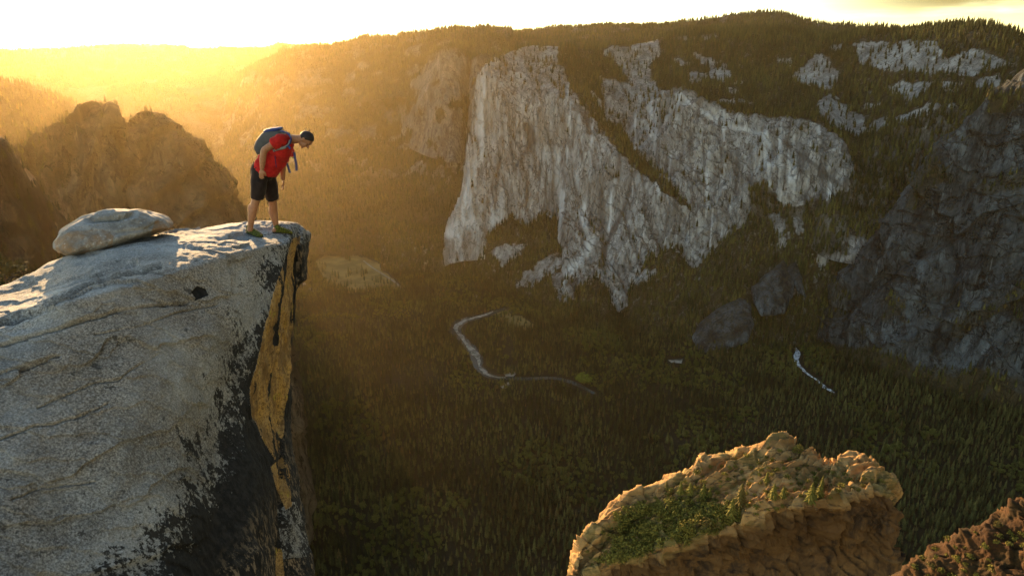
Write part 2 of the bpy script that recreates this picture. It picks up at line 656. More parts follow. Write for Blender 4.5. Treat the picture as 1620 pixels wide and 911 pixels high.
# blocky structure: long vertical corners and pillars, more broken to the right
d = 34 * ridged(CAP * [0.0075, 0.0075, 0.0011], 5) * (0.5 + 0.7 * right)
d += 17 * fbm(CAP * [0.022, 0.022, 0.006], 5) * (0.5 + 1.0 * right)
dg = CAP @ np.array([[0.7, 0, 0.7], [0, 1, 0], [-0.35, 0, 0.7]])
d += 16 * ridged(dg * [0.012, 0.012, 0.003], 3) * right
d += 60 * fbm(CAP * [0.0042, 0.0042, 0.0016], 3) * (0.55 + 0.6 * right)
ux = CAP[..., 0] * 0.9 + CAP[..., 1] * 0.35
d += 20 * (saw(ux / 95 + 0.9 * fbm(CAP * [0.004, 0.004, 0.0018], 3)) - 0.5) * (1 - 0.3 * right)
d += 9 * (saw(ux / 31 + 1.3 * fbm(CAP * [0.009, 0.009, 0.003], 3)) - 0.5)
d += 10 * (saw((CAP[..., 2] + 0.6 * ux) / 85 + 1.2 * fbm(CAP * 0.006, 3)) - 0.5) * right
# a dark heart shaped recess and the great corner on the right of it
rec = np.exp(-(seg_dist(px, py, [(835, 205), (850, 260), (865, 330)]) / 13) ** 2)
d -= 26 * rec
d = d * wall + (1 - wall) * (22 * fbm(CAP * 0.004, 4))
edge = smooth(2.0, 3.6, SS)
CAP = CAP + n * (d * (0.25 + 0.75 * edge))[..., None]

wx, wy = wobble_masks(CAP, 9)
forest = smooth(7.0, 7.15, VV)
gully = inside(wx, wy, [(884, 92), (900, 135), (930, 178), (955, 212), (985, 248), (1005, 268), (1060, 312), (1095, 335), (1080, 312), (1045, 275),
                        (1015, 248), (994, 218), (968, 185), (952, 150), (948, 110), (945, 78), (890, 78)])
forest = np.maximum(forest, gully)
sparse = np.zeros(px.shape)
for poly in ([(755, 128), (770, 100), (830, 70), (885, 70), (880, 92), (895, 135), (920, 165), (950, 205), (890, 152), (840, 138)],
             [(950, 80), (1040, 62), (1047, 80), (1025, 108), (1040, 138), (1085, 150), (1070, 185), (1005, 240), (985, 205), (992, 125), (975, 100)],
             [(1350, 66), (1480, 66), (1502, 98), (1480, 118), (1430, 116), (1370, 104)],
             [(1478, 104), (1545, 76), (1605, 102), (1560, 112), (1530, 122), (1490, 116)],
             [(1250, 120), (1300, 84), (1332, 118), (1316, 142), (1285, 138)],
             [(1400, 134), (1478, 128), (1470, 142), (1440, 160), (1412, 152)], [(1490, 130), (1520, 130), (1512, 146), (1492, 142)],
             [(1060, 92), (1095, 98), (1100, 110), (1075, 106)], [(1088, 122), (1110, 122), (1108, 138), (1092, 136)],
             [(1225, 90), (1252, 92), (1250, 104), (1230, 100)],
             [(1290, 165), (1312, 150), (1335, 185), (1365, 190), (1358, 215), (1310, 198)]):
    sparse = np.maximum(sparse, inside(wx, wy, poly))
sparse = np.maximum(sparse, (fbm(CAP * 0.0045 + 8, 4) > 0.24) * smooth(7.0, 7.1, VV) * smooth(1040, 1100, px) * smooth(8.9, 8.5, VV))
bare = np.zeros(px.shape)
for poly in ([(933, 142), (985, 185), (962, 202)], [(1415, 190), (1475, 160), (1470, 185), (1430, 212)]):
    bare = np.maximum(bare, inside(wx, wy, poly))
fmask = forest * (1 - sparse) * (1 - bare)
rgully = inside(wx, wy, [(1350, 220), (1620, 130), (1720, 130), (1720, 400), (1340, 380), (1330, 330), (1352, 270)])
cut = inside(wx, wy, [(1185, 300), (1215, 290), (1240, 330), (1290, 320), (1345, 300), (1345, 400), (1180, 420)])
fmask = np.maximum(fmask, 0.8 * (rgully | cut) * (1 - sparse))
ledges = smooth(0.5, 0.72, grid_normals(CAP)[..., 2] * np.sign(grid_normals(CAP)[..., 2].mean())) * (fbm(CAP * 0.01, 3) > 0.1) * wall
veg = np.clip(fmask + 0.12 * sparse + 0.6 * ledges * (1 - sparse), 0, 1)
tone = np.zeros(px.shape)  # rock streaks, with the lit prow, skyward dome and shaded recess painted in
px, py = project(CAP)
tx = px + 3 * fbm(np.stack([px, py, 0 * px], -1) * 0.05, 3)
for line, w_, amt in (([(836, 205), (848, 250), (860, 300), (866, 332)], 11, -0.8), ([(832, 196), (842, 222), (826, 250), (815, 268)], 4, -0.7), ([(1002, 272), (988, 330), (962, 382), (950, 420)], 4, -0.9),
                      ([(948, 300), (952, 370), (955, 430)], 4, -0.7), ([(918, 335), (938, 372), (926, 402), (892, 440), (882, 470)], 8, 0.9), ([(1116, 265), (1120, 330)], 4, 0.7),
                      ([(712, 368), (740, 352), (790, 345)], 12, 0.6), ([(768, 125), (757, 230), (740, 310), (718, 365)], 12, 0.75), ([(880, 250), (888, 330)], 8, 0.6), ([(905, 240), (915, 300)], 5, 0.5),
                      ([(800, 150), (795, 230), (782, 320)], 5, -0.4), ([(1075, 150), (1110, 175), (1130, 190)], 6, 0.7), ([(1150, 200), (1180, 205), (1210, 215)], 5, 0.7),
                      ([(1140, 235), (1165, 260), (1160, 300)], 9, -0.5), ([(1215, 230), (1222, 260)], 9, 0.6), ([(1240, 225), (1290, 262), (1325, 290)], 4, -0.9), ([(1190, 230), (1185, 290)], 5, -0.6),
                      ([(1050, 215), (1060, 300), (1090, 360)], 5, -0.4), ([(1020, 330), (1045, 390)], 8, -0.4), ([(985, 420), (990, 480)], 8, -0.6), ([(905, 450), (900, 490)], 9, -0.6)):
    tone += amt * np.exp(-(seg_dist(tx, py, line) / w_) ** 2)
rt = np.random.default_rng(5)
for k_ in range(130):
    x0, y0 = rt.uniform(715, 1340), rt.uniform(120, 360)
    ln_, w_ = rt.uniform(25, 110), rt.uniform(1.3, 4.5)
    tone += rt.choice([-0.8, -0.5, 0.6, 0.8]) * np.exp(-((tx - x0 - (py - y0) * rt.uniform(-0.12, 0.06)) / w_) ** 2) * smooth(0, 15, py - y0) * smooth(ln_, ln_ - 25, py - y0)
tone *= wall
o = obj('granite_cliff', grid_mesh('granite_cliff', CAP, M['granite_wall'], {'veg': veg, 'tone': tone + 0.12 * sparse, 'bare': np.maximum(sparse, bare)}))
tag(o, 'huge pale granite cliff with a sharp left prow across the valley', 'cliff', kind='structure')
scatter(CAP, 1 / 190.0, fmask + 0.16 * sparse + 0.10 * bare + 0.25 * ledges * (1 - sparse), 22, 40, 1)

# --- talus apron under the cliff, down to the valley floor
tal_top = [(600, 372), (660, 384), (703, 388), (750, 381), (780, 366), (806, 352), (835, 366), (862, 352), (895, 366), (918, 384), (905, 440), (880, 478), (893, 500),
           (930, 462), (955, 470), (978, 496), (1008, 440), (1035, 415), (1070, 404), (1092, 415), (1130, 396), (1165, 372), (1200, 345), (1250, 345),
           (1300, 362), (1350, 372), (1420, 372), (1500, 375), (1620, 380), (1740, 390)]
tal_r = [3560, 3430, 3385, 3345, 3325, 3310, 3280, 3260, 3225, 3190, 2960, 2840, 2770,
         2850, 2810, 2770, 2870, 2890, 2900, 2890, 2880, 2870, 2920, 2900, 2860, 2820, 2800, 2790, 2760, 2700]
tal_foot = [(600, 392), (660, 400), (703, 412), (750, 428), (780, 445), (806, 455), (835, 470), (862, 485), (890, 500), (905, 508), (898, 512), (890, 515), (900, 518),
            (930, 515), (955, 515), (985, 520), (1010, 522), (1040, 525), (1075, 530), (1100, 545), (1140, 560), (1180, 560), (1215, 550), (1255, 548),
            (1300, 545), (1350, 556), (1420, 566), (1500, 576), (1620, 596), (1740, 606)]
tr = []
for (tx, ty), r0, (fx, fy) in zip(tal_top, tal_r, tal_foot):
    top = at_range(tx, ty, r0)
    foot = at_height(fx, fy, FLOOR + 2)
    if np.hypot(*foot[:2]) > np.hypot(*top[:2]) - 60:
        foot = np.array([top[0], top[1], 0]) * ((np.hypot(*top[:2]) - 60) / np.hypot(*top[:2])) + np.array([0, 0, FLOOR])
    mid = top * 0.5 + foot * 0.5 + np.array([0, 0, -25.0])
    up = top * [1.05, 1.05, 1] + np.array([0, 0, 45.0])
    und = foot * [0.985, 0.985, 1] + np.array([0, 0, -22.0])
    tr.append([up, top, mid, foot, und])
TAL, s_, v_ = loft(tr, 420, 150)
n = face_camera(TAL, grid_normals(TAL))
TAL = TAL + n * (10 * fbm(TAL * 0.008, 4) + 6 * fbm(TAL * 0.03, 3))[..., None]
wx, wy = wobble_masks(TAL, 12)
slab = np.zeros(wx.shape)
for poly in ([(812, 452), (850, 415), (895, 400), (905, 410), (870, 435), (835, 458)], [(775, 400), (800, 385), (830, 385), (825, 405), (790, 425)],
             [(870, 440), (900, 425), (912, 470), (880, 470)], [(1095, 440), (1110, 436), (1112, 446)], [(1240, 440), (1262, 446), (1262, 470), (1246, 466)],
             [(1210, 330), (1235, 340), (1250, 380), (1235, 392)], [(1255, 335), (1265, 340), (1270, 372), (1258, 370)],
             [(1000, 440), (1032, 425), (1034, 438), (1010, 452)], [(1282, 400), (1310, 410), (1305, 430)]):
    slab = np.maximum(slab, inside(wx, wy, poly))
slab = slab * (fbm(TAL * 0.02, 3) > -0.35)
o = obj('talus_slope', grid_mesh('talus_slope', TAL, M['granite_wall'], {'veg': 1.0 - slab}))
tag(o, 'wooded scree slope at the foot of the pale cliff', 'slope', kind='structure')
scatter(TAL, 1 / 150.0, (1 - slab) * (0.85 + 0.5 * fbm(TAL * 0.01, 3)).clip(0, 1.2), 20, 38, 2)


def outline_pillow(name, outline, r_mid, thick, mat, lean=0.0, nseg=160, nring=46, amp=0.05, nscale=None, seed=0, power=0.5, label=None, cat=None,
                   depth_fn=at_range, kind=None, extra=None, attrs_fn=None):
    """a closed rock whose outline seen from the viewpoint is given: it bulges towards and away from the viewer by thick"""
    o2 = np.asarray(outline, float)
    d = np.hypot(*np.diff(np.vstack([o2, o2[:1]]), axis=0).T)
    t = np.concatenate([[0], np.cumsum(d)])
    q = np.linspace(0, t[-1], nseg, endpoint=False)
    c2 = np.vstack([o2, o2[:1]])
    O = np.stack([np.interp(q, t, c2[:, 0]), np.interp(q, t, c2[:, 1])], 1)
    for _ in range(2):
        O = 0.25 * np.roll(O, 1, 0) + 0.5 * O + 0.25 * np.roll(O, -1, 0)
    c = O.mean(0)
    ph = np.linspace(-math.pi / 2, math.pi / 2, nring)
    G = np.zeros((nseg, nring, 3))
    for k, a in enumerate(ph):
        f = max(np.cos(a), 0.0) ** power
        xy = c + (O - c) * f
        r = r_mid + thick * np.sin(a) + lean * (c[1] - xy[:, 1])
        G[:, k] = depth_fn(xy[:, 0], xy[:, 1], r)
    size = np.linalg.norm(G.reshape(-1, 3).max(0) - G.reshape(-1, 3).min(0))
    cen = G.reshape(-1, 3).mean(0)
    nn = (G - cen)
    nn /= np.linalg.norm(nn, axis=-1)[..., None] + 1e-9
    ns = nscale or 6.0 / size
    G = G + nn * (size * amp * (fbm((G + seed * 13.7) * ns, 5) + 0.5 * ridged((G + seed * 3.1) * ns * 0.8, 3)))[..., None]
    if extra is not None:
        G = extra(G, nn)
    attrs = attrs_fn(G) if attrs_fn else {'veg': np.zeros(G.shape[:2])}
    o = obj(name, mesh_np(name, G, grid_faces(nseg, nring, True, wrap_u=True), mat, True, attrs))
    return tag(o, label, cat, kind=kind), G


# rounded slabs standing out of the scree
for i, (out, r, th, lb) in enumerate([
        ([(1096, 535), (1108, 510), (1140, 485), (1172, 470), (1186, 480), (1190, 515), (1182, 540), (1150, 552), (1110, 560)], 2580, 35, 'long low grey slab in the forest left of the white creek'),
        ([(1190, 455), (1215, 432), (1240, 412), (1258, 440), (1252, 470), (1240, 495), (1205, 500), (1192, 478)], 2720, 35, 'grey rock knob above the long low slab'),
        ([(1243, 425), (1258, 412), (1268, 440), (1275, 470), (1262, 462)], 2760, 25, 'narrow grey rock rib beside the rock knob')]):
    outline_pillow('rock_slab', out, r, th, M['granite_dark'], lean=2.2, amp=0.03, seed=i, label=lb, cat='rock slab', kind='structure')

# --- the far walls left of the prow
west = [
    [(230, 292, 8200), (240, 285, 8400), (250, 270, 8700), (262, 250, 9200), (270, 240, 9600)],
    [(330, 330, 5000), (335, 290, 5800), (335, 245, 6700), (335, 205, 7600), (340, 165, 8300)],
    [(400, 360, 4350), (400, 300, 4900), (400, 230, 5700), (400, 165, 6500), (405, 112, 7200)],
    [(470, 385, 3950), (470, 310, 4500), (470, 230, 5200), (470, 150, 5900), (475, 86, 6600)],
    [(540, 390, 3900), (540, 310, 4450), (540, 230, 5050), (540, 150, 5700), (540, 77, 6500)],
    [(610, 388, 3920), (610, 310, 4400), (610, 235, 4850), (610, 150, 5400), (605, 66, 6300)],
    [(670, 390, 3880), (670, 315, 4300), (672, 240, 4600), (675, 150, 5000), (680, 59, 6000)],
    [(730, 390, 3880), (728, 320, 4150), (728, 250, 4350), (730, 160, 4700), (740, 54, 5800)],
    [(800, 390, 3880), (800, 320, 4100), (800, 250, 4250), (800, 150, 4700), (810, 56, 5700)],
]
wr = np.asarray([P_(r) for r in west])
low = wr[:, :1] * [0.97, 0.97, 1] + [0, 0, -60.0]
back = wr[:, -1:] * [1.15, 1.15, 1] + [0, 0, -220.0]
WEST, s_, v_ = loft(np.concatenate([low, wr, back], 1), 420, 260)
n = face_camera(WEST, grid_normals(WEST))
WEST = WEST + n * (70 * ridged(WEST * [0.0022, 0.0022, 0.0012], 4) + 18 * fbm(WEST * 0.012, 4))[..., None]
wx, wy = wobble_masks(WEST, 14)
VV = np.broadcast_to(v_[None], WEST.shape[:2])
rock = (fbm(WEST * 0.006, 4) > 0.12) * smooth(5.0, 4.5, VV) * smooth(2.0, 2.8, VV)
rock = np.maximum(rock, inside(wx, wy, [(590, 150), (650, 110), (660, 200), (600, 200)]) * (fbm(WEST * 0.015, 3) > -0.1))
rock = np.maximum(rock, inside(wx, wy, [(345, 210), (365, 185), (368, 200), (345, 235), (325, 240)]))
o = obj('west_slope', grid_mesh('west_slope', WEST, M['granite_hazy'], {'veg': 1 - rock}))
o.name = 'mountain_slope'
tag(o, 'hazy golden wooded mountainside behind the person', 'mountain', kind='structure')
scatter(WEST, 1 / 420.0, (1 - rock * 0.85) * 1.0, 22, 42, 3)

wall2 = [
    [(640, 205, 4800), (642, 190, 4850), (645, 170, 4900), (648, 150, 4950), (652, 130, 5050)],
    [(660, 220, 4550), (660, 195, 4600), (662, 165, 4660), (664, 145, 4720), (668, 122, 4850)],
    [(695, 232, 4350), (692, 200, 4400), (688, 160, 4470), (686, 125, 4560), (690, 88, 4700)],
    [(715, 236, 4280), (712, 205, 4330), (708, 165, 4390), (706, 130, 4460), (708, 80, 4600)],
    [(728, 240, 4350), (728, 205, 4400), (728, 165, 4450), (728, 130, 4500), (730, 82, 4640)],
    [(735, 260, 4400), (738, 215, 4500), (742, 175, 4560), (744, 135, 4620), (746, 98, 4760)],
    [(742, 290, 4200), (748, 230, 4260), (752, 180, 4320), (754, 135, 4380), (758, 92, 4550)],
    [(790, 300, 4150), (795, 240, 4220), (795, 190, 4300), (795, 140, 4380), (800, 88, 4560)],
]
w2 = np.asarray([P_(r) for r in wall2])
low = w2[:, :1] * [0.99, 0.99, 1] + [0, 0, -80.0]
back = w2[:, -1:] * [1.12, 1.12, 1] + [0, 0, -60.0]
WL, s_, v_ = loft(np.concatenate([low, w2, back], 1), 240, 240)
n = face_camera(WL, grid_normals(WL))
WL = WL + n * (30 * ridged(WL * [0.007, 0.007, 0.001], 4) + 14 * fbm(WL * 0.014, 4))[..., None]
VV = np.broadcast_to(v_[None], WL.shape[:2])
vg = smooth(4.6, 5.0, VV) + (fbm(WL * 0.008, 3) > 0.22)
o = obj('far_cliff', grid_mesh('far_cliff', WL, M['granite_hazy'], {'veg': vg.clip(0, 1)}))
o.name = 'granite_buttress'
tag(o, 'hazy granite wall set back left of the sharp prow', 'cliff', kind='structure')
scatter(WL, 1 / 500.0, vg.clip(0, 1), 22, 38, 31)


def ridge(name, label, tops, down, mat, seed, amp, dens, hmin, hmax, veg=1.0, back=(1.2, -300), nu=300, nv=110, nsc=0.0012):
    """tops: (px, py, range) along the crest; down: list of (factor on range, drop in metres) down the near side"""
    t = np.asarray(tops, float)
    T = at_range(t[:, 0], t[:, 1], t[:, 2])
    st = [T * [back[0], back[0], 1] + [0, 0, back[1]], T]
    for f, dz in down:
        st.append(T * [f, f, 1] + [0, 0, dz])
    A, s_, v_ = loft(np.stack(st, 1), nu, nv)
    n = face_camera(A, grid_normals(A))
    vv = np.broadcast_to(v_[None], A.shape[:2])
    k = smooth(0.9, 1.6, vv)
    A = A + n * ((amp * ridged((A + seed * 777) * nsc, 4) + 0.3 * amp * fbm(A * nsc * 6, 4)) * k)[..., None]
    vm = np.full(A.shape[:2], veg) if np.isscalar(veg) else veg(A)
    o = obj(name, grid_mesh(name, A, mat, {'veg': vm}))
    tag(o, label, 'mountain', kind='structure')
    scatter(A, dens, vm * smooth(0.55, 0.8, vv), hmin, hmax, 40 + seed)
    return A


ridge('far_ridge', 'farthest golden ridge under the sun glow', [(-120, 92, 11500), (0, 87, 11500), (90, 82, 11500), (150, 78, 11500), (240, 77, 11500), (330, 81, 11500), (420, 79, 11500),
                                                              (470, 74, 11500), (545, 73, 11500), (640, 74, 11500), (760, 80, 11500)],
      [(0.9, -110), (0.78, -330), (0.66, -560), (0.54, -860), (0.44, -1090)], M['granite_hazy'], 1, 130, 1 / 1500., 25, 45,
      veg=lambda A: 0.9 * (fbm(A * 0.003, 3) < 0.22), back=(1.08, -300), nsc=0.0009)
ridge('left_ridge', 'dark hazy ridge falling to the right behind the twin spires', [(-160, 112, 4300), (-40, 122, 4300), (20, 132, 4300), (60, 142, 4300), (110, 162, 4300), (150, 186, 4200), (200, 232, 4100), (260, 290, 4000)],
      [(0.95, -120), (0.88, -330), (0.82, -600), (0.76, -900)], M['granite_spire'], 2, 50, 1 / 420., 20, 38, nsc=0.003)
ridge('back_ridge', 'long wooded ridge forming the skyline above the cliff', [(560, 76, 7200), (640, 66, 7000), (720, 59, 6800), (780, 56, 6600), (830, 51, 6500), (900, 46, 6500), (960, 41, 6500), (1020, 41, 6500), (1080, 39, 6500),
                                                                             (1130, 34, 6500), (1170, 28, 6500), (1205, 25, 6500), (1240, 27, 6500), (1280, 36, 6500), (1320, 44, 6400),
                                                                             (1380, 47, 6200), (1450, 50, 6000), (1540, 55, 5800)],
      [(0.94, -70), (0.86, -150), (0.78, -260), (0.7, -420)], M['granite_hazy'], 3, 55, 1 / 520., 22, 40,
      veg=lambda A: 1.0 - 0.8 * (fbm(A * 0.006, 3) > 0.28))

# --- twin spires and the dark slope at the left
spires = [
    [(-260, 620, 1350), (-260, 520, 1400), (-255, 400, 1450), (-250, 320, 1500), (-240, 270, 1560)],
    [(-60, 620, 1350), (-55, 500, 1400), (-50, 400, 1450), (-45, 310, 1500), (-35, 250, 1580)],
    [(30, 600, 1350), (35, 480, 1400), (40, 380, 1450), (48, 300, 1500), (58, 222, 1590)],
    [(95, 590, 1320), (98, 460, 1370), (100, 350, 1420), (102, 270, 1470), (106, 194, 1560)],
    [(140, 590, 1300), (142, 450, 1350), (144, 340, 1400), (146, 250, 1440), (150, 173, 1520)],
    [(172, 590, 1300), (174, 450, 1345), (175, 340, 1390), (178, 250, 1430), (181, 167, 1500)],
    [(192, 590, 1330), (192, 450, 1380), (190, 340, 1430), (188, 260, 1480), (189, 196, 1540)],
    [(206, 590, 1330), (206, 450, 1385), (205, 340, 1440), (203, 270, 1500), (202, 206, 1580)],
    [(222, 590, 1280), (224, 450, 1330), (224, 340, 1390), (222, 250, 1450), (222, 183, 1530)],
    [(248, 590, 1250), (250, 450, 1310), (250, 340, 1370), (248, 250, 1440), (246, 177, 1540)],
    [(280, 590, 1240), (282, 450, 1300), (282, 350, 1360), (278, 270, 1420), (270, 193, 1530)],
    [(320, 590, 1230), (322, 470, 1290), (320, 370, 1350), (315, 300, 1410), (300, 219, 1520)],
    [(365, 600, 1240), (365, 480, 1300), (360, 400, 1350), (348, 330, 1410), (326, 251, 1520)],
    [(400, 610, 1280), (398, 500, 1330), (390, 430, 1380), (376, 370, 1430), (352, 296, 1530)],
    [(440, 640, 1330), (430, 540, 1380), (420, 470, 1430), (404, 410, 1480), (380, 340, 1570)],
    [(470, 650, 1450), (455, 560, 1500), (442, 500, 1550), (425, 440, 1620), (402, 380, 1720)],
]
sr = np.asarray([P_(r) for r in spires])
low = sr[:, :1] * [0.96, 0.96, 1] + [0, 0, -420.0]
back = sr[:, -1:] * [1.10, 1.10, 1] + [0, 0, -60.0]
back2 = sr[:, -1:] * [1.22, 1.22, 1] + [0, 0, -420.0]
SP, s_, v_ = loft(np.concatenate([low, sr, back, back2], 1), 460, 330, wv=[20, 60, 90, 80, 75, 24, 12])
n = face_camera(SP, grid_normals(SP))
VV = np.broadcast_to(v_[None], SP.shape[:2])
k = smooth(5.2, 4.6, VV)
SP = SP + n * ((24 * ridged(SP * [0.012, 0.012, 0.004], 5) + 12 * fbm(SP * [0.02, 0.02, 0.007], 5) + 20 * (saw((SP[..., 0] - 0.3 * SP[..., 2]) / 62 + 0.9 * fbm(SP * 0.008, 3)) - 0.5) + 7 * (saw((SP[..., 0] + 0.5 * SP[..., 2]) / 24 + 1.2 * fbm(SP * 0.016, 3)) - 0.5)) * (0.17 + 0.83 * k))[..., None]
px, py = project(SP)
top = np.exp(-((VV - 5.0) / 0.45) ** 2)
vg = np.clip((fbm(SP * 0.014, 4) > 0.20) * 0.6 * smooth(3.0, 4.4, VV) + top * (fbm(SP * 0.03, 3) > -0.1), 0, 1)
vg = np.maximum(vg, smooth(110, 40, px) * (fbm(SP * 0.02, 3) > -0.2))
o = obj('rock_spire', grid_mesh('rock_spire', SP, M['granite_spire'], {'veg': vg}))
tag(o, 'pair of rounded brown rock domes left of the person', 'rock dome', kind='structure')
scatter(SP, 1 / 330.0, vg, 8, 18, 5)

slope = [
    [(-300, 180, 620), (-300, 300, 590), (-300, 420, 560), (-300, 560, 520), (-300, 900, 460)],
    [(-120, 195, 640), (-110, 300, 610), (-100, 420, 570), (-100, 560, 530), (-100, 900, 470)],
    [(-20, 222, 670), (-10, 320, 640), (0, 420, 600), (0, 560, 550), (0, 900, 490)],
    [(28, 262, 690), (40, 340, 660), (50, 430, 620), (50, 560, 570), (50, 900, 510)],
    [(62, 312, 710), (76, 370, 680), (88, 450, 640), (90, 570, 590), (90, 900, 530)],
    [(104, 366, 730), (120, 420, 700), (130, 480, 660), (130, 590, 610), (130, 900, 550)],
    [(160, 440, 750), (175, 480, 720), (180, 530, 690), (180, 640, 640), (180, 920, 580)],
    [(230, 560, 770), (240, 590, 750), (245, 630, 720), (245, 720, 680), (245, 950, 610)],
]
sl = np.asarray([P_(r) for r in slope])
back = sl[:, :1] * [1.12, 1.12, 1] + [0, 0, -140.0]
SL, s_, v_ = loft(np.concatenate([back, sl], 1), 260, 220)
n = face_camera(SL, grid_normals(SL))
SL = SL + n * (9 * ridged(SL * [0.02, 0.02, 0.008], 4) + 4 * fbm(SL * 0.05, 4))[..., None]
vg = (fbm(SL * 0.03, 3) > -0.05) * 1.0
o = obj('shaded_slope', grid_mesh('shaded_slope', SL, M['granite_spire'], {'veg': vg}))
tag(o, 'dark shaded rocky slope at the left edge below the domes', 'slope', kind='structure')
vg = np.maximum(vg, smooth(1.5, 1.2, np.broadcast_to(v_[None], vg.shape)))
scatter(SL, 1 / 130.0, vg, 6, 13, 6)

# --- the dark wall on the right
rw = [
    [(1288, 548, 2420), (1289, 545, 2425), (1290, 541, 2430), (1291, 536, 2440), (1293, 530, 2450)],
    [(1312, 556, 2380), (1314, 530, 2410), (1316, 508, 2440), (1318, 486, 2470), (1322, 462, 2510)],
    [(1345, 575, 2310), (1350, 530, 2370), (1355, 480, 2430), (1362, 430, 2490), (1370, 384, 2560)],
    [(1395, 598, 2210), (1402, 530, 2300), (1410, 460, 2380), (1420, 390, 2470), (1432, 312, 2590)],
    [(1450, 618, 2120), (1460, 530, 2230), (1468, 440, 2330), (1478, 350, 2440), (1490, 232, 2620)],
    [(1530, 640, 2020), (1538, 530, 2130), (1542, 420, 2230), (1548, 310, 2350), (1556, 166, 2560)],
    [(1625, 660, 1930), (1630, 540, 2030), (1632, 420, 2130), (1634, 280, 2260), (1638, 108, 2500)],
    [(1760, 690, 1820), (1765, 560, 1920), (1768, 420, 2020), (1770, 260, 2150), (1775, 40, 2420)],
    [(1950, 720, 1720), (1950, 580, 1820), (1950, 420, 1920), (1950, 240, 2050), (1950, -20, 2320)],
]
rw2 = []
for rib in rw:                                            # stand every rib on the valley floor
    q = np.asarray(rib, float)
    foot = at_height(q[0, 0], q[0, 1], FLOOR - 15)
    q[:, 2] = np.hypot(foot[0], foot[1]) + (q[:, 2] - q[0, 2]) * 0.45
    rw2.append(at_range(q[:, 0], q[:, 1], q[:, 2]))
rr_ = np.asarray(rw2)
low = rr_[:, :1] * [0.985, 0.985, 1] + [0, 0, -120.0]
back = rr_[:, -1:] * [1.10, 1.10, 1] + [0, 0, -30.0]
back2 = rr_[:, -1:] * [1.2, 1.2, 1] + [0, 0, -500.0]
RW, s_, v_ = loft(np.concatenate([low, rr_, back, back2], 1), 480, 420, wv=[10, 80, 80, 80, 90, 16, 10])
n = face_camera(RW, grid_normals(RW))
VV = np.broadcast_to(v_[None], RW.shape[:2])
k = smooth(6.2, 5.2, VV)
dg = RW @ np.array([[0.6, 0, 0.75], [0, 1, 0], [-0.75, 0, 0.6]])
d = 38 * ridged(dg * [0.008, 0.008, 0.002], 4) + 14 * fbm(RW * [0.02, 0.02, 0.008], 4) + 40 * fbm(RW * 0.003, 3)
px, py = project(RW)
d -= 40 * np.exp(-(seg_dist(px, py, [(1330, 500), (1400, 440), (1500, 375), (1512, 420), (1500, 470)]) / 9) ** 2)
ur = dg[..., 0] * 0.8 + dg[..., 1] * 0.5
d += 34 * (saw(ur / 130 + 1.1 * fbm(RW * 0.004, 3)) - 0.5) + 13 * (saw(ur / 42 + 1.4 * fbm(RW * 0.009, 3)) - 0.5)
d += 16 * (saw(RW[..., 2] / 110 + 1.3 * fbm(RW * 0.005, 3)) - 0.5)
RW = RW + n * ((d - 20) * k * 0.85 * smooth(0.9, 2.0, VV))[..., None]
px, py = project(RW)
wx, wy = wobble_masks(RW, 12)
vg = ((fbm(dg * [0.006, 0.006, 0.002], 4) > 0.2) * 0.5)
vg = np.maximum(vg, smooth(1.5, 1.2, VV + 0.5 * fbm(RW * 0.006, 3)))
vg = np.maximum(vg, inside(wx, wy, [(1430, 330), (1490, 225), (1560, 160), (1640, 100), (1760, 60), (1700, 120), (1620, 165), (1530, 215), (1490, 290)]) * (fbm(RW * 0.012, 3) > 0.12))
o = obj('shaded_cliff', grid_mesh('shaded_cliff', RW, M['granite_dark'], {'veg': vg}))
tag(o, 'dark blue grey cliff rising at the right edge of the valley', 'cliff', kind='structure')
scatter(RW, 1 / 230.0, vg, 16, 34, 7)

# ------------------------------------------------------------------ flat features of the valley floor
def strip(name, pts, z, mat, label, cat, rough=0.25, kind='structure', sub=10, seed=0):
    p = np.asarray(pts, float)
    c = at_height(p[:, 0], p[:, 1], FLOOR)
    t = np.arange(len(p))
    q = np.linspace(0, len(p) - 1, sub * (len(p) - 1) + 1)
    C = pchip(t, c, q)
    Wd = np.interp(q, t, p[:, 2])
    T = np.gradient(C, axis=0)
    T /= np.linalg.norm(T, axis=1)[:, None]
    N = np.stack([-T[:, 1], T[:, 0], np.zeros(len(T))], 1)
    e = np.stack([q * 1.7 + seed, np.zeros_like(q), np.zeros_like(q)], 1)
    a = C + N * (Wd * (0.5 + rough * fbm(e, 3)))[:, None]
    b = C - N * (Wd * (0.5 + rough * fbm(e + 9.1, 3)))[:, None]
    G = np.stack([a, C, b], 1)
    G[..., 2] = ground_height(G[..., 0], G[..., 1]) + z
    o = obj(name, grid_mesh(name, G, mat))
    return tag(o, label, cat, kind=kind)


def patch(name, poly, z, mat, label, cat, amp=9.0):
    p = np.asarray(poly, float)
    d = np.hypot(*np.diff(np.vstack([p, p[:1]]), axis=0).T)
    t = np.concatenate([[0], np.cumsum(d)])
    q = np.linspace(0, t[-1], 120, endpoint=False)
    c2 = np.vstack([p, p[:1]])
    O = np.stack([np.interp(q, t, c2[:, 0]), np.interp(q, t, c2[:, 1])], 1)
    O += amp * 0.5 * np.stack([fbm(np.stack([O[:, 0] * .06, O[:, 1] * .06, 0 * q], 1), 3), fbm(np.stack([O[:, 0] * .06 + 9, O[:, 1] * .06, 0 * q], 1), 3)], 1)
    W3 = at_height(O[:, 0], O[:, 1], FLOOR)
    c = W3.mean(0)
    G = np.stack([c + (W3 - c) * f for f in np.linspace(0.02, 1, 8)], 1)
    G[..., 2] = ground_height(G[..., 0], G[..., 1]) + z
    o = obj(name, mesh_np(name, G, grid_faces(120, 8, False, wrap_u=True), mat))
    return tag(o, label, cat, kind='structure')


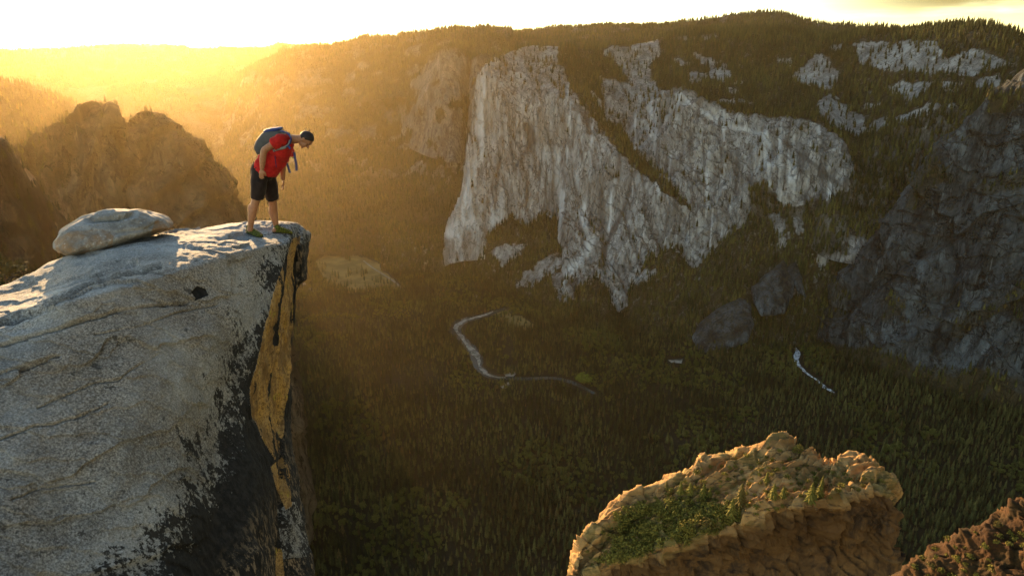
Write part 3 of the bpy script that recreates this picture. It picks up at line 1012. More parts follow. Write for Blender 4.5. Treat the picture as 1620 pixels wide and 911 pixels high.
def water_material():
    k = Mat('river_water', 0.12, 0.5)
    k.color((0.03, 0.035, 0.03))
    k.normal(k.bump(k.noise(k.pos(), 0.25, 3), 0.08, 1.0))
    return k.m


def sand_material(name, a, b, sc=0.05):
    k = Mat(name, 0.95, 0.1)
    p = k.pos()
    k.color(k.mix(k.step(k.noise(p, sc, 5, 0.6), 0.35, 0.65), a, b))
    return k.m


M['water'] = water_material()
M['sand'] = sand_material('river_sand', (0.08, 0.07, 0.05), (0.28, 0.25, 0.20))
M['meadow'] = sand_material('meadow_grass', (0.092, 0.072, 0.023), (0.175, 0.127, 0.044), 0.012)
M['gravel'] = sand_material('creek_gravel', (0.10, 0.10, 0.10), (0.60, 0.60, 0.59), 0.09)
M['asphalt'] = sand_material('road_asphalt', (0.14, 0.13, 0.12), (0.20, 0.19, 0.175))
patch('meadow', MEADOW, 1.2, M['meadow'], 'tan open meadow left of the river bend', 'meadow', 18.0)
patch('clearing', CLEAR1, 1.2, M['meadow'], 'dry grassy clearing inside the river bend', 'meadow')
strip('river', RIVER, 2.0, M['water'], 'river bending through the dark forest', 'river')
strip('sandbar', [(780, 492, 7), (772, 496, 16), (758, 500, 22), (742, 504.5, 17), (728, 511, 24), (721, 517, 19), (723, 524, 10), (730, 531, 19), (735, 540, 10), (743, 549, 22), (751, 559, 32),
                  (757, 568, 13), (758, 578, 7), (764, 586, 17), (772, 593, 17), (785, 597, 9), (800, 597.5, 6)], 3.0, M['sand'], 'long pale sandbar lining the river bend', 'sandbar', rough=0.45)
for i, (pl, lb) in enumerate([
        ([(796, 590), (808, 582), (818, 590), (812, 596), (800, 596)], 'pale sandy spit at the lower bank'),
        ([(790, 610), (806, 604), (808, 612), (796, 615)], 'little sand patch below the lower reach'),
        ([(748, 464), (757, 468), (755, 471), (747, 467)], 'tiny pale river glint above the bend'),
        ([(1057, 569), (1080, 567), (1078, 574), (1062, 573)], 'small bright clearing right of the river'),
        ([(476, 448), (484, 446), (498, 458), (506, 460), (498, 463), (484, 456)], 'white river glint beside the ledge tip')]):
    patch('sandbar', pl, 3.0 + 0.1 * i, M['sand'], lb, 'sandbar', 1.0)  # sand colour; on the river glints it stands in for shine on water
strip('creek', [(a + 3 * math.sin(2.1 * i_), b, c * (0.55 + 0.3 * math.sin(1.7 * i_))) for i_, (a, b, c) in enumerate(CREEK)], 2.6, M['gravel'], 'white boulder creek below the dark right cliff', 'creek', rough=0.7)
strip('road', ROADL, 2.4, M['asphalt'], 'pale road along the right edge of the meadow', 'road', rough=0.02)

# forest on the valley floor
gx_, gy_ = project(GG)
front = (GG @ FWD > 100)
wx, wy = wobble_masks(GG, 5)


def floor_trees(seed, spacing):
    r = np.random.default_rng(seed)
    xs = np.arange(-2600, 2600, spacing)
    ys = np.arange(700, 5400, spacing)
    X, Y = np.meshgrid(xs, ys, indexing='ij')
    X = X + r.uniform(-.5, .5, X.shape) * spacing * 1.15
    Y = Y + r.uniform(-.5, .5, Y.shape) * spacing * 1.15
    P = np.stack([X, Y, ground_height(X, Y)], -1).reshape(-1, 3)
    px, py = project(P)
    k = (px > -40) & (px < 1660) & (py > 300) & (py < 960)
    P, px, py = P[k], px[k], py[k]
    keep = np.ones(len(P), bool)
    c = at_height(np.asarray(RIVER)[:, 0], np.asarray(RIVER)[:, 1], FLOOR)
    keep &= seg_dist(P[:, 0], P[:, 1], [tuple(q[:2]) for q in c]) > 24 + 10 * fbm(P * 0.01, 2)
    c = at_height(np.asarray(CREEK)[:, 0], np.asarray(CREEK)[:, 1], FLOOR)
    keep &= seg_dist(P[:, 0], P[:, 1], [tuple(q[:2]) for q in c]) > 17 + 14 * fbm(P * 0.02, 2)
    for poly in (MEADOW,):
        keep &= ~inside(px, py + 2, poly)
    thin = inside(px, py, CLEAR1) | inside(px, py, CLEAR2)
    thin |= inside(px, py, [(720, 516), (776, 494), (781, 500), (760, 508), (738, 516), (726, 528)])
    thin |= inside(px, py, [(738, 545), (750, 546), (762, 562), (757, 572), (745, 562)])
    thin |= inside(px, py, [(1052, 564), (1085, 564), (1085, 582), (1058, 582)])
    thin2 = inside(px, py, CLEAR1) | inside(px, py, CLEAR2)
    keep &= ~(thin & (r.random(len(P)) < np.where(thin2, 0.72, 0.95)))
    dens = 0.88 + 0.75 * fbm(P * 0.006, 4)
    keep &= r.random(len(P)) < dens
    return P[keep]


FP = floor_trees(11, 11.8)
r_ = np.random.default_rng(12)
big = 30 + 12 * fbm(FP * 0.003, 2)
fs = big * r_.triangular(0.3, 0.75, 1.3, len(FP))
fk = r_.integers(0, 5, len(FP))
leafy = (fbm(FP * 0.0035 + 3.3, 3) > 0.12) & (r_.random(len(FP)) < 0.55)
fk = np.where(leafy, 5 + r_.integers(0, 2, len(FP)), fk)
fs = np.where(leafy, fs * 0.55, fs)


# ------------------------------------------------------------------ trees
def needle_material(name, a, b, sc=0.3, odd=(0.10, 0.06, 0.022)):
    k = Mat(name, 0.9, 0.1)
    rnd = k.n('ShaderNodeObjectInfo').outputs['Random']
    n = k.noise(k.objco(), 4.0, 3)
    stand = k.noise(k.n('ShaderNodeObjectInfo').outputs['Location'], 0.006, 4, 0.6)
    c = k.mix(rnd, a, b)
    c = k.mix(k.step(stand, 0.40, 0.66, 0.0, 0.75), c, tuple(x * 0.6 for x in a))
    c = k.mix(k.step(rnd, 0.93, 0.95, 0.0, 0.7), c, odd)
    c = k.mix(k.step(n, 0.35, 0.7, 0.0, 0.6), c, tuple(x * 0.55 for x in a))
    k.color(c)
    return k.m


M['needles'] = needle_material('conifer_needles', (0.018, 0.023, 0.008), (0.125, 0.112, 0.032))
M['leaves'] = needle_material('broad_leaves', (0.085, 0.095, 0.018), (0.16, 0.14, 0.034))
M['bark'] = plain('pine_bark', (0.10, 0.065, 0.04), scale=6)
M['shrub'] = needle_material('shrub_leaves', (0.11, 0.098, 0.018), (0.24, 0.19, 0.038))
M['yellow_leaves'] = needle_material('yellow_leaves', (0.13, 0.15, 0.02), (0.17, 0.17, 0.03))


def conifer(seed, width=0.26, tiers=11, pts=10):
    """unit-high crown: jagged drooping whorls"""
    r = random.Random(seed)
    V, Fc = [], []
    lean = (r.uniform(-.02, .02), r.uniform(-.02, .02))
    for k in range(tiers):
        t = k / tiers
        z = 0.10 + 0.88 * t
        rad = width * (1 - t) ** 0.75 * r.uniform(0.75, 1.12) * (0.75 if k == 0 else 1)
        hgt = 0.16 * (1 - 0.4 * t)
        i0 = len(V)
        cx, cy_ = lean[0] * t, lean[1] * t
        V.append((cx, cy_, min(1.0, z + hgt)))
        a0 = r.uniform(0, 6.28)
        for j in range(pts):
            a = a0 + 6.283 * j / pts + r.uniform(-.2, .2)
            q = rad * (r.uniform(0.82, 1.18) if j % 2 == 0 else r.uniform(0.4, 0.6))
            V.append((cx + q * math.cos(a), cy_ + q * math.sin(a), z - (0.03 if j % 2 == 0 else -0.02) + r.uniform(-.012, .012)))
        for j in range(pts):
            Fc.append((i0, i0 + 1 + j, i0 + 1 + (j + 1) % pts))
    return np.array(V), np.array(Fc)


def leaf_cloud(seed, n=150, rx=0.5, rz=0.5, zc=0.5, size=0.13, hemi=False):
    r = np.random.default_rng(seed)
    V, Fc = [], []
    cl = r.normal(size=(9, 3))
    cl /= np.linalg.norm(cl, axis=1)[:, None]
    cl *= r.uniform(0.35, 0.75, (9, 1))
    for k in range(n):
        c = cl[k % 9] + 0.36 * r.normal(size=3) * 0.75
        L = np.linalg.norm(c)
        if L > 1:
            c /= L
        if hemi:
            c[2] = abs(c[2])
        c = c * [rx, rx, rz] + [0, 0, zc]
        a, b = r.normal(size=3), r.normal(size=3)
        a /= np.linalg.norm(a)
        b = np.cross(a, b)
        b /= np.linalg.norm(b)
        s = size * r.uniform(0.6, 1.3)
        i0 = len(V)
        V += [c - a * s * .5, c + b * s * .35, c + a * s * .5, c - b * s * .35]
        Fc.append((i0, i0 + 1, i0 + 2, i0 + 3))
    return np.array(V), np.array(Fc)


def tube_mesh(pts, radii, seg=8, side=None, caps=True):
    """closed tapering tube; radii scalars or (a, b) with a along 'side'"""
    P = np.asarray(pts, float)
    nP = len(P)
    T = np.gradient(P, axis=0)
    T /= np.linalg.norm(T, axis=1)[:, None] + 1e-12
    ref = np.array([0.0, 0, 1]) if side is None else np.asarray(side, float)
    V = []
    ang = np.linspace(0, 2 * math.pi, seg, endpoint=False)
    u = None
    for i in range(nP):
        if side is None:
            if u is None:
                ref = np.array([1.0, 0, 0]) if abs(T[i][2]) > 0.8 else np.array([0, 0, 1.0])
                u = np.cross(T[i], ref)
            u = u - T[i] * (u @ T[i])
        else:
            u = ref - T[i] * (ref @ T[i])
        u = u / (np.linalg.norm(u) + 1e-12)
        w = np.cross(T[i], u)
        a, b = radii[i] if isinstance(radii[i], (tuple, list)) else (radii[i], radii[i])
        V.append(P[i] + np.outer(np.cos(ang) * a, u) + np.outer(np.sin(ang) * b, w))
    V = np.concatenate(V)
    i = np.arange(nP - 1)[:, None]
    j = np.arange(seg)[None]
    j2 = (j + 1) % seg
    Q = np.stack(np.broadcast_arrays(i * seg + j, i * seg + j2, (i + 1) * seg + j2, (i + 1) * seg + j), -1).reshape(-1, 4)
    tri = np.zeros((0, 3), int)
    if caps:
        c0, c1 = len(V), len(V) + 1
        V = np.vstack([V, P[0], P[-1]])
        jj = np.arange(seg)
        t0 = np.stack([np.full(seg, c0), (jj + 1) % seg, jj], 1)
        b0 = (nP - 1) * seg
        t1 = np.stack([np.full(seg, c1), b0 + jj, b0 + (jj + 1) % seg], 1)
        tri = np.vstack([t0, t1])
    return V, Q, tri


class Build:
    """collects shapes into one mesh"""

    def __init__(self):
        self.V, self.Q, self.T, self.n = [], [], [], 0

    def add(self, V, Q=None, T=None):
        self.V.append(np.asarray(V, float))
        if Q is not None and len(Q):
            self.Q.append(np.asarray(Q) + self.n)
        if T is not None and len(T):
            self.T.append(np.asarray(T) + self.n)
        self.n += len(V)
        return self

    def tube(self, pts, radii, seg=10, side=None):
        V, Q, T = tube_mesh(pts, radii, seg, side)
        return self.add(V, Q, T)

    def ball(self, c, ax, frame=None, nu=20, nv=12):
        """ellipsoid, ax = radii along the rows of frame"""
        th = np.linspace(0, math.pi, nv)
        ph = np.linspace(0, 2 * math.pi, nu, endpoint=False)
        TH, PH = np.meshgrid(th, ph, indexing='ij')
        L = np.stack([np.sin(TH) * np.cos(PH) * ax[0], np.sin(TH) * np.sin(PH) * ax[1], np.cos(TH) * ax[2]], -1).reshape(-1, 3)
        fr = np.eye(3) if frame is None else np.asarray(frame, float)
        V = np.asarray(c, float) + L @ fr
        i = np.arange(nv - 1)[:, None]
        j = np.arange(nu)[None]
        j2 = (j + 1) % nu
        Q = np.stack(np.broadcast_arrays(i * nu + j, (i + 1) * nu + j, (i + 1) * nu + j2, i * nu + j2), -1).reshape(-1, 4)
        return self.add(V, Q)

    def mesh(self, name, mat, smooth_shade=True):
        f = []
        if self.Q:
            f.append(np.concatenate(self.Q))
        if self.T:
            f.append(np.concatenate(self.T))
        return mesh_np(name, np.concatenate(self.V), f, mat, smooth_shade)


def remeshed(me, name, voxel, mat, smooth_iter=6, factor=0.5):
    """fuses overlapping closed shapes into one continuous skin"""
    tmp = bpy.data.objects.new('tmp', me)
    link(tmp)
    m1 = tmp.modifiers.new('r', 'REMESH')
    m1.mode = 'VOXEL'
    m1.voxel_size = voxel
    m1.use_smooth_shade = True
    m2 = tmp.modifiers.new('s', 'SMOOTH')
    m2.factor = factor
    m2.iterations = smooth_iter
    dg = bpy.context.evaluated_depsgraph_get()
    dg.update()
    out = bpy.data.meshes.new_from_object(tmp.evaluated_get(dg), depsgraph=dg)
    out.name = name
    out.materials.clear()
    out.materials.append(mat)
    for p in out.polygons:
        p.use_smooth = True
    bpy.data.objects.remove(tmp)
    bpy.data.meshes.remove(me)
    return out


CONIFERS = []
for k in range(5):
    V, Fc = conifer(100 + k, width=(0.19, 0.21, 0.24, 0.26, 0.17)[k], tiers=(11, 10, 12, 9, 12)[k])
    tv, tq, tt = tube_mesh([(0, 0, -0.04), (0, 0, 0.3)], [0.016, 0.010], 5)
    CONIFERS.append((V, Fc, tv, tq, tt))
proto_col = bpy.data.collections.new('tree_kinds')
for k, (V, Fc, tv, tq, tt) in enumerate(CONIFERS):
    me = mesh_np('conifer_kind', V, Fc, M['needles'], False)
    proto_col.objects.link(bpy.data.objects.new('kind_%d' % k, me))
for k in range(2):
    V, Fc = leaf_cloud(300 + k, 240, 0.48, 0.46, 0.5, 0.19)
    me = mesh_np('broadleaf_kind', V, Fc, M['leaves'], False)
    proto_col.objects.link(bpy.data.objects.new('kind_%d' % (5 + k), me))

# the three hundred nearest trees of the valley stand as trees of their own; the rest of the wood is one mass
px, py = project(FP)
dist = np.linalg.norm(FP, axis=1)
open_view = (px > 500) & (px < 1400) & (py > 560) & (py < 905) & ~inside(px, py - 6, [(900, 920), (920, 845), (1000, 780), (1225, 690), (1420, 750), (1440, 920)])
cand = np.nonzero(open_view & (fk < 5))[0]
near = cand[np.argsort(-(fs[cand] / dist[cand]))[:300]]
rest = np.ones(len(FP), bool)
rest[near] = False
TREES.append((FP[rest], fs[rest], fk[rest]))
con_meshes = []
for k, (V, Fc, tv, tq, tt) in enumerate(CONIFERS):
    con_meshes.append((mesh_np('crown', V, Fc, M['needles'], False), mesh_np('trunk', tv, [tq, tt], M['bark'])))
protos = {}
for i in near:
    k = int(fk[i])
    if k not in protos:
        t = thing('conifer_tree')
        tag(t, 'dark conifer in the nearest part of the forest on the valley floor', 'tree', 'nearest conifers on the valley floor')
        obj('crown', con_meshes[k][0], t)
        obj('trunk', con_meshes[k][1], t)
        protos[k] = t
    else:
        t = protos[k].copy()
        link(t)
        for ch in protos[k].children:
            c = ch.copy()
            c.parent = t
            link(c)
    t.location = FP[i]
    t.scale = (fs[i],) * 3
    t.rotation_euler = (0, 0, r_.uniform(0, 6.28))

AP = np.concatenate([t[0] for t in TREES])
AS = np.concatenate([t[1] for t in TREES])
AK = np.concatenate([t[2] for t in TREES])
fm = bpy.data.meshes.new('forest')
fm.vertices.add(len(AP))
fm.vertices.foreach_set('co', AP.astype(np.float32).ravel())
for nm, arr in (('size', AS), ('turn', r_.uniform(0, 6.28, len(AP)))):
    a = fm.attributes.new(nm, 'FLOAT', 'POINT')
    a.data.foreach_set('value', arr.astype(np.float32))
a = fm.attributes.new('kindex', 'INT', 'POINT')
a.data.foreach_set('value', AK.astype(np.int32))
fo = obj('forest', fm)
tag(fo, 'dark evergreen forest covering valley floor, slopes and ridges', 'forest', kind='stuff')
ng = bpy.data.node_groups.new('forest_nodes', 'GeometryNodeTree')
ng.interface.new_socket('Geometry', in_out='INPUT', socket_type='NodeSocketGeometry')
ng.interface.new_socket('Geometry', in_out='OUTPUT', socket_type='NodeSocketGeometry')
gi = ng.nodes.new('NodeGroupInput')
go = ng.nodes.new('NodeGroupOutput')
ci = ng.nodes.new('GeometryNodeCollectionInfo')
ci.inputs['Collection'].default_value = proto_col
ci.inputs['Separate Children'].default_value = True
ci.inputs['Reset Children'].default_value = True
iop = ng.nodes.new('GeometryNodeInstanceOnPoints')
iop.inputs['Pick Instance'].default_value = True


def named(nm, typ):
    nd = ng.nodes.new('GeometryNodeInputNamedAttribute')
    nd.data_type = typ
    nd.inputs[0].default_value = nm
    return nd.outputs[0]


cx = ng.nodes.new('ShaderNodeCombineXYZ')
ng.links.new(named('turn', 'FLOAT'), cx.inputs[2])
ng.links.new(gi.outputs[0], iop.inputs['Points'])
ng.links.new(ci.outputs[0], iop.inputs['Instance'])
ng.links.new(named('kindex', 'INT'), iop.inputs['Instance Index'])
ng.links.new(cx.outputs[0], iop.inputs['Rotation'])
ng.links.new(named('size', 'FLOAT'), iop.inputs['Scale'])
ng.links.new(iop.outputs[0], go.inputs[0])
md = fo.modifiers.new('forest', 'NODES')
md.node_group = ng
print('forest trees', len(AP))

#@@NEAR@@
# ------------------------------------------------------------------ the sunlit outcrop at the lower right
def warm_rock_material(name='warm_granite', dim=1.0):
    k = Mat(name, 0.92, 0.15)
    p = k.pos()
    a = k.noise(k.scaled(p, (0.6, 1, 1.4)), 0.12, 6, 0.65)
    b = k.noise(k.scaled(p, (0.6, 1, 1.2)), 0.8, 7, 0.75)
    v = k.noise(k.scaled(p, (1, 1, 0.35)), 0.16, 6, 0.7, 0.8)
    c = k.mix(k.step(a, 0.35, 0.65), (0.24, 0.125, 0.040), (0.40, 0.235, 0.085))
    c = k.mix(k.step(b, 0.48, 0.70, 0.0, 0.7), c, (0.14, 0.09, 0.05))
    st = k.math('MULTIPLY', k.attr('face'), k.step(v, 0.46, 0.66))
    c = k.mix(k.math('MULTIPLY', k.attr('face'), 0.8), c, (0.095, 0.052, 0.024))  # shade below the lip is put into the rock colour here
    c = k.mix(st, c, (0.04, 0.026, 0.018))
    vor = k.voro(k.scaled(p, (0.3, 0.9, 2.2)), 0.16, 'DISTANCE_TO_EDGE').outputs['Distance']
    cr = k.math('MULTIPLY', k.step(vor, 0.0, 0.06, 0.8, 0.0), k.step(b, 0.40, 0.60))
    c = k.mix(k.math('MULTIPLY', cr, k.math('SUBTRACT', 1.0, k.attr('face'))), c, (0.06, 0.04, 0.025))
    vg = k.math('MULTIPLY', k.attr('veg'), k.step(b, 0.30, 0.52))
    c = k.mix(vg, c, (0.12, 0.095, 0.03))
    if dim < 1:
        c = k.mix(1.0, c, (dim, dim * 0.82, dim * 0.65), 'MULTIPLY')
    k.color(c)
    h = k.math('SUBTRACT', k.math('ADD', k.math('MULTIPLY', a, 0.5), k.math('MULTIPLY', b, 0.6)), k.math('MULTIPLY', k.math('MULTIPLY', cr, k.math('SUBTRACT', 1.0, k.attr('face'))), 0.5))
    k.normal(k.bump(h, 0.8, 1.0))
    return k.m


M['warm_rock'] = warm_rock_material()
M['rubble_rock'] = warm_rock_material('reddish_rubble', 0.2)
out = [
    [(890, 985, 158), (891, 990, 157), (892, 995, 156), (895, 1005, 156), (898, 1040, 155)],
    [(905, 910, 170), (910, 925, 168), (914, 940, 166), (917, 960, 166), (920, 1020, 166)],
    [(925, 856, 178), (930, 885, 175), (937, 906, 172), (940, 935, 173), (942, 1000, 174)],
    [(955, 826, 184), (962, 865, 178), (970, 896, 174), (972, 925, 181), (975, 1000, 178)],
    [(1005, 788, 194), (1012, 840, 184), (1020, 882, 176), (1022, 915, 188), (1025, 990, 182)],
    [(1060, 764, 201), (1068, 820, 188), (1089, 855, 180), (1092, 905, 194), (1092, 980, 187)],
    [(1115, 733, 209), (1130, 790, 194), (1140, 840, 183), (1144, 892, 198), (1145, 980, 192)],
    [(1175, 714, 216), (1185, 775, 198), (1190, 821, 186), (1194, 880, 202), (1195, 975, 196)],
    [(1232, 696, 221), (1240, 760, 201), (1250, 802, 189), (1254, 868, 205), (1255, 970, 199)],
    [(1262, 712, 220), (1280, 765, 202), (1290, 800, 191), (1294, 862, 207), (1295, 965, 201)],
    [(1310, 736, 217), (1320, 770, 204), (1330, 792, 196), (1331, 858, 210), (1332, 960, 204)],
    [(1365, 734, 218), (1370, 760, 209), (1372, 778, 203), (1372, 845, 212), (1372, 950, 208)],
    [(1400, 754, 216), (1405, 772, 211), (1406, 785, 208), (1402, 830, 209), (1398, 940, 212)],
    [(1414, 775, 216), (1416, 790, 214), (1415, 800, 213), (1410, 850, 214), (1405, 950, 217)],
    [(1404, 790, 226), (1405, 800, 225), (1405, 815, 224), (1400, 860, 225), (1398, 950, 227)],
]
oa = np.asarray([P_(r) for r in out])
b1 = oa[:, :1] * [1.05, 1.05, 1] + [0, 0, -7.0]
b2 = oa[:, :1] * [1.12, 1.12, 1] + [0, 0, -90.0]
lo = oa[:, -1:] * [0.98, 0.98, 1] + [0, 0, -80.0]
OC, s_, v_ = loft(np.concatenate([b2, b1, oa, lo], 1), 520, 420, wv=[10, 18, 60, 52, 40, 90, 20])
n = face_camera(OC, grid_normals(OC))
VV = np.broadcast_to(v_[None], OC.shape[:2])
topm = smooth(4.3, 3.9, VV)
dg = OC @ np.array([[0.9, 0, 0.4], [0, 1, 0], [-0.4, 0, 0.9]])
e_ = at_range(1235, 697, 221) - at_range(910, 911, 170)
e_ /= np.linalg.norm(e_)
f_ = np.cross([0, 0, 1.0], e_)
f_ /= np.linalg.norm(f_)
OQ = OC @ np.stack([e_, f_, np.cross(e_, f_)], 1)
w_ = 3.0 * np.stack([fbm(OC * 0.06, 3), fbm(OC * 0.06 + 40, 3), fbm(OC * 0.06 + 80, 3)], -1)
OQ = OQ + w_
d = 2.4 * (saw(OQ[..., 1] / 9.5 + 0.25 * OQ[..., 2] / 9.5 + 0.5 * fbm(OC * 0.04, 2)) - 0.5)
d += 1.3 * (saw(OQ[..., 1] / 3.4 + OQ[..., 2] / 6 + 0.9 * fbm(OC * 0.09, 3)) - 0.5)
d += 1.5 * (saw(OQ[..., 0] / 13 + 1.1 * fbm(OC * 0.06 + 5, 3)) - 0.5)
d += 1.6 * ridged(OQ * [0.03, 0.11, 0.16], 4) + 0.8 * fbm(OC * 0.25, 4)
d -= 2.6 * smooth(0.62, 0.95, ridged(OQ * [0.02, 0.07, 0.09] + 4, 3)) + 1.2 * smooth(0.6, 0.95, ridged(OQ * [0.07, 0.16, 0.22] + 9, 3))
d += 1.0 * np.abs(fbm(OC * [0.16, 0.3, 0.5], 3)) * inside(*project(OC), [(1290, 730), (1430, 730), (1430, 870), (1300, 870)])
d = d * (0.06 + 0.9 * topm) + (1 - topm) * (2.6 * ridged(OC * [0.06, 0.06, 0.03], 5) + 2.6 * fbm(OC * 0.06, 4) + 1.5 * (saw((OC[..., 2] + 0.5 * OC[..., 0]) / 8.0 + 1.2 * fbm(OC * 0.07 + 2, 3)) - 0.5) + 0.7 * fbm(OC * 0.3, 3) + 2.4 * (saw((OC[..., 0] + 0.5 * OC[..., 2]) / 11.0 + 1.0 * fbm(OC * 0.06, 3)) - 0.5))
px, py = project(OC)
rub = inside(px, py, [(1310, 730), (1420, 730), (1430, 860), (1330, 860), (1320, 790)])
d += rub * 1.3 * np.abs(fbm(OC * 0.22, 3)) * 2
OC = OC + n * d[..., None]
px, py = project(OC)
wx, wy = wobble_masks(OC, 6, 0.03)
SHRUBS = [(975, 812), (1010, 800), (1060, 790), (1100, 792), (1150, 806), (1172, 822), (1130, 842), (1080, 858), (1020, 874), (990, 888), (955, 893), (972, 862), (980, 835)]
vg = np.maximum(inside(wx, wy, SHRUBS) * 1.0, 0.7 * topm * (fbm(OC * 0.1, 3) > 0.15))
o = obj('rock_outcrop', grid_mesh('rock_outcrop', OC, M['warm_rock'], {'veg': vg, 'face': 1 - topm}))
tag(o, 'golden sunlit rock outcrop with shrubs below at the lower right', 'rock outcrop', kind='structure')


def bvh_of(G):
    nu, nv = G.shape[:2]
    return BVHTree.FromPolygons([Vector(v) for v in G.reshape(-1, 3)], [tuple(int(i) for i in f) for f in grid_faces(nu, nv)])


def hit(bvh, px, py):
    d = ray(px, py)
    d = d / np.linalg.norm(d)
    loc, nor, idx, dist = bvh.ray_cast(Vector((0, 0, 0)), Vector(d))
    return None if loc is None else np.array(loc)


OB = bvh_of(OC)

# a second, nearer rubble slope in the very corner
o2 = [
    [(1330, 980, 118), (1340, 1000, 116), (1350, 1030, 114), (1360, 1100, 112)],
    [(1420, 925, 122), (1430, 955, 119), (1440, 990, 116), (1450, 1090, 114)],
    [(1480, 884, 126), (1490, 920, 122), (1500, 960, 118), (1510, 1080, 115)],
    [(1540, 852, 129), (1550, 895, 124), (1560, 940, 120), (1570, 1070, 116)],
    [(1590, 826, 131), (1600, 870, 126), (1610, 920, 121), (1620, 1060, 117)],
    [(1650, 792, 133), (1660, 850, 127), (1670, 910, 122), (1680, 1050, 118)],
    [(1780, 740, 135), (1790, 810, 129), (1800, 880, 124), (1810, 1040, 119)],
]
oa2 = np.asarray([P_(r) for r in o2])
b1 = oa2[:, :1] * [1.06, 1.06, 1] + [0, 0, -6.0]
b2 = oa2[:, :1] * [1.12, 1.12, 1] + [0, 0, -60.0]
OD, s_, v_ = loft(np.concatenate([b2, b1, oa2], 1), 260, 220, wv=[10, 14, 45, 45, 90])
n = face_camera(OD, grid_normals(OD))
OD = OD + n * (1.6 * ridged(OD * [0.10, 0.12, 0.3], 5) + 1.0 * fbm(OD * 0.2, 5) + 1.2 * np.abs(fbm(OD * [0.25, 0.4, 0.6], 3)) + 0.9 * (saw((OD[..., 2] - 0.5 * OD[..., 0]) / 3.2 + 1.1 * fbm(OD * 0.1, 3)) - 0.5) + 0.6 * (saw((OD[..., 0] + 0.6 * OD[..., 1]) / 3.6 + 1.2 * fbm(OD * 0.12, 3)) - 0.5))[..., None]
vg = 0.6 * (fbm(OD * 0.15, 3) > 0.1)
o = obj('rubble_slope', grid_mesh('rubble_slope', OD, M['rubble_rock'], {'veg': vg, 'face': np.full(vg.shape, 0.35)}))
tag(o, 'reddish brown broken rock slope in the lower right corner', 'rock slope', kind='structure')

# --- plants on the outcrop
SHRUB_M = []
for k in range(4):
    V, Fc = leaf_cloud(500 + k, 190, 0.5, 0.42, 0.05, 0.15, hemi=True)
    sv, sq, st = tube_mesh([(0, 0, -0.25), (0.02, 0, 0.02), (0.05, 0.03, 0.25)], [0.03, 0.025, 0.012], 5)
    SHRUB_M.append((mesh_np('foliage', V, Fc, M['shrub'], False), mesh_np('stem', sv, [sq, st], M['bark'])))
rs = np.random.default_rng(77)


def place(proto, loc, scale, turn, label, cat, group=None):
    t = proto
    if proto.get('used'):
        t = proto.copy()
        link(t)
        for ch in proto.children:
            c = ch.copy()
            c.parent = t
            link(c)
    proto['used'] = 1
    t.location = loc
    t.scale = (scale,) * 3 if np.isscalar(scale) else scale
    t.rotation_euler = (0, 0, turn)
    return tag(t, label, cat, group)


sprot = []
for f, s in SHRUB_M:
    t = thing('shrub')
    obj('foliage', f, t)
    obj('stem', s, t)
    sprot.append(t)
xs = rs.uniform(900, 1420, 4000)
ys = rs.uniform(700, 900, 4000)
dense = inside(xs, ys, SHRUBS)
light = inside(xs, ys, [(960, 832), (1010, 792), (1110, 740), (1230, 702), (1300, 742), (1400, 760), (1330, 788), (1250, 800), (1180, 818), (1080, 852), (1000, 880), (930, 900), (925, 870)])
taken = []
cnt = 0
for x, y, dn, lt in zip(xs, ys, dense, light):
    if not (dn or lt) or cnt >= 280:
        continue
    if not dn and rs.random() < 0.55:
        continue
    gap = 6.0 if dn else 10.0
    if any((x - a) ** 2 + ((y - b) * 1.5) ** 2 < gap * gap for a, b in taken):
        continue
    h = hit(OB, x, y)
    if h is None:
        continue
    taken.append((x, y))
    sz = rs.uniform(2.6, 4.8) if dn else rs.uniform(1.0, 2.6)
    place(sprot[cnt % 4], h + [0, 0, -0.1], (sz, sz, sz * rs.uniform(0.8, 1.15)), rs.uniform(0, 6.28),
          'low olive shrub in the thicket on the sunlit outcrop' if dn else 'small olive shrub scattered among the outcrop rocks', 'shrub',
          'thicket shrubs on the sunlit outcrop' if dn else 'scattered shrubs on the sunlit outcrop')
    cnt += 1
M['needles_warm'] = needle_material('sunny_needles', (0.090, 0.085, 0.016), (0.17, 0.14, 0.028))
OB2 = bvh_of(OD)
xs = rs.uniform(1400, 1640, 900)
ys = rs.uniform(810, 915, 900)
taken2 = []
for x, y in zip(xs, ys):
    if len(taken2) >= 34 or any((x - a) ** 2 + ((y - b) * 1.5) ** 2 < 13 ** 2 for a, b in taken2):
        continue
    h = hit(OB2, x, y)
    if h is None:
        continue
    taken2.append((x, y))
    sz = rs.uniform(0.9, 2.0)
    place(sprot[len(taken2) % 4], h + [0, 0, -0.1], (sz, sz, sz), rs.uniform(0, 6.28), 'small brush on the reddish rubble slope in the corner', 'shrub', 'brush on the rubble slope')
cprot = []
for k in range(3):
    V, Fc = conifer(700 + k, width=(0.32, 0.27, 0.36)[k], tiers=13, pts=14)
    tv, tq, tt = tube_mesh([(0, 0, -0.06), (0, 0, 0.5), (0, 0, 0.9)], [0.025, 0.016, 0.004], 6)
    t = thing('pine_tree')
    obj('crown', mesh_np('crown', V, Fc, M['needles_warm'], False), t)
    obj('trunk', mesh_np('trunk', tv, [tq, tt], M['bark']), t)
    cprot.append(t)
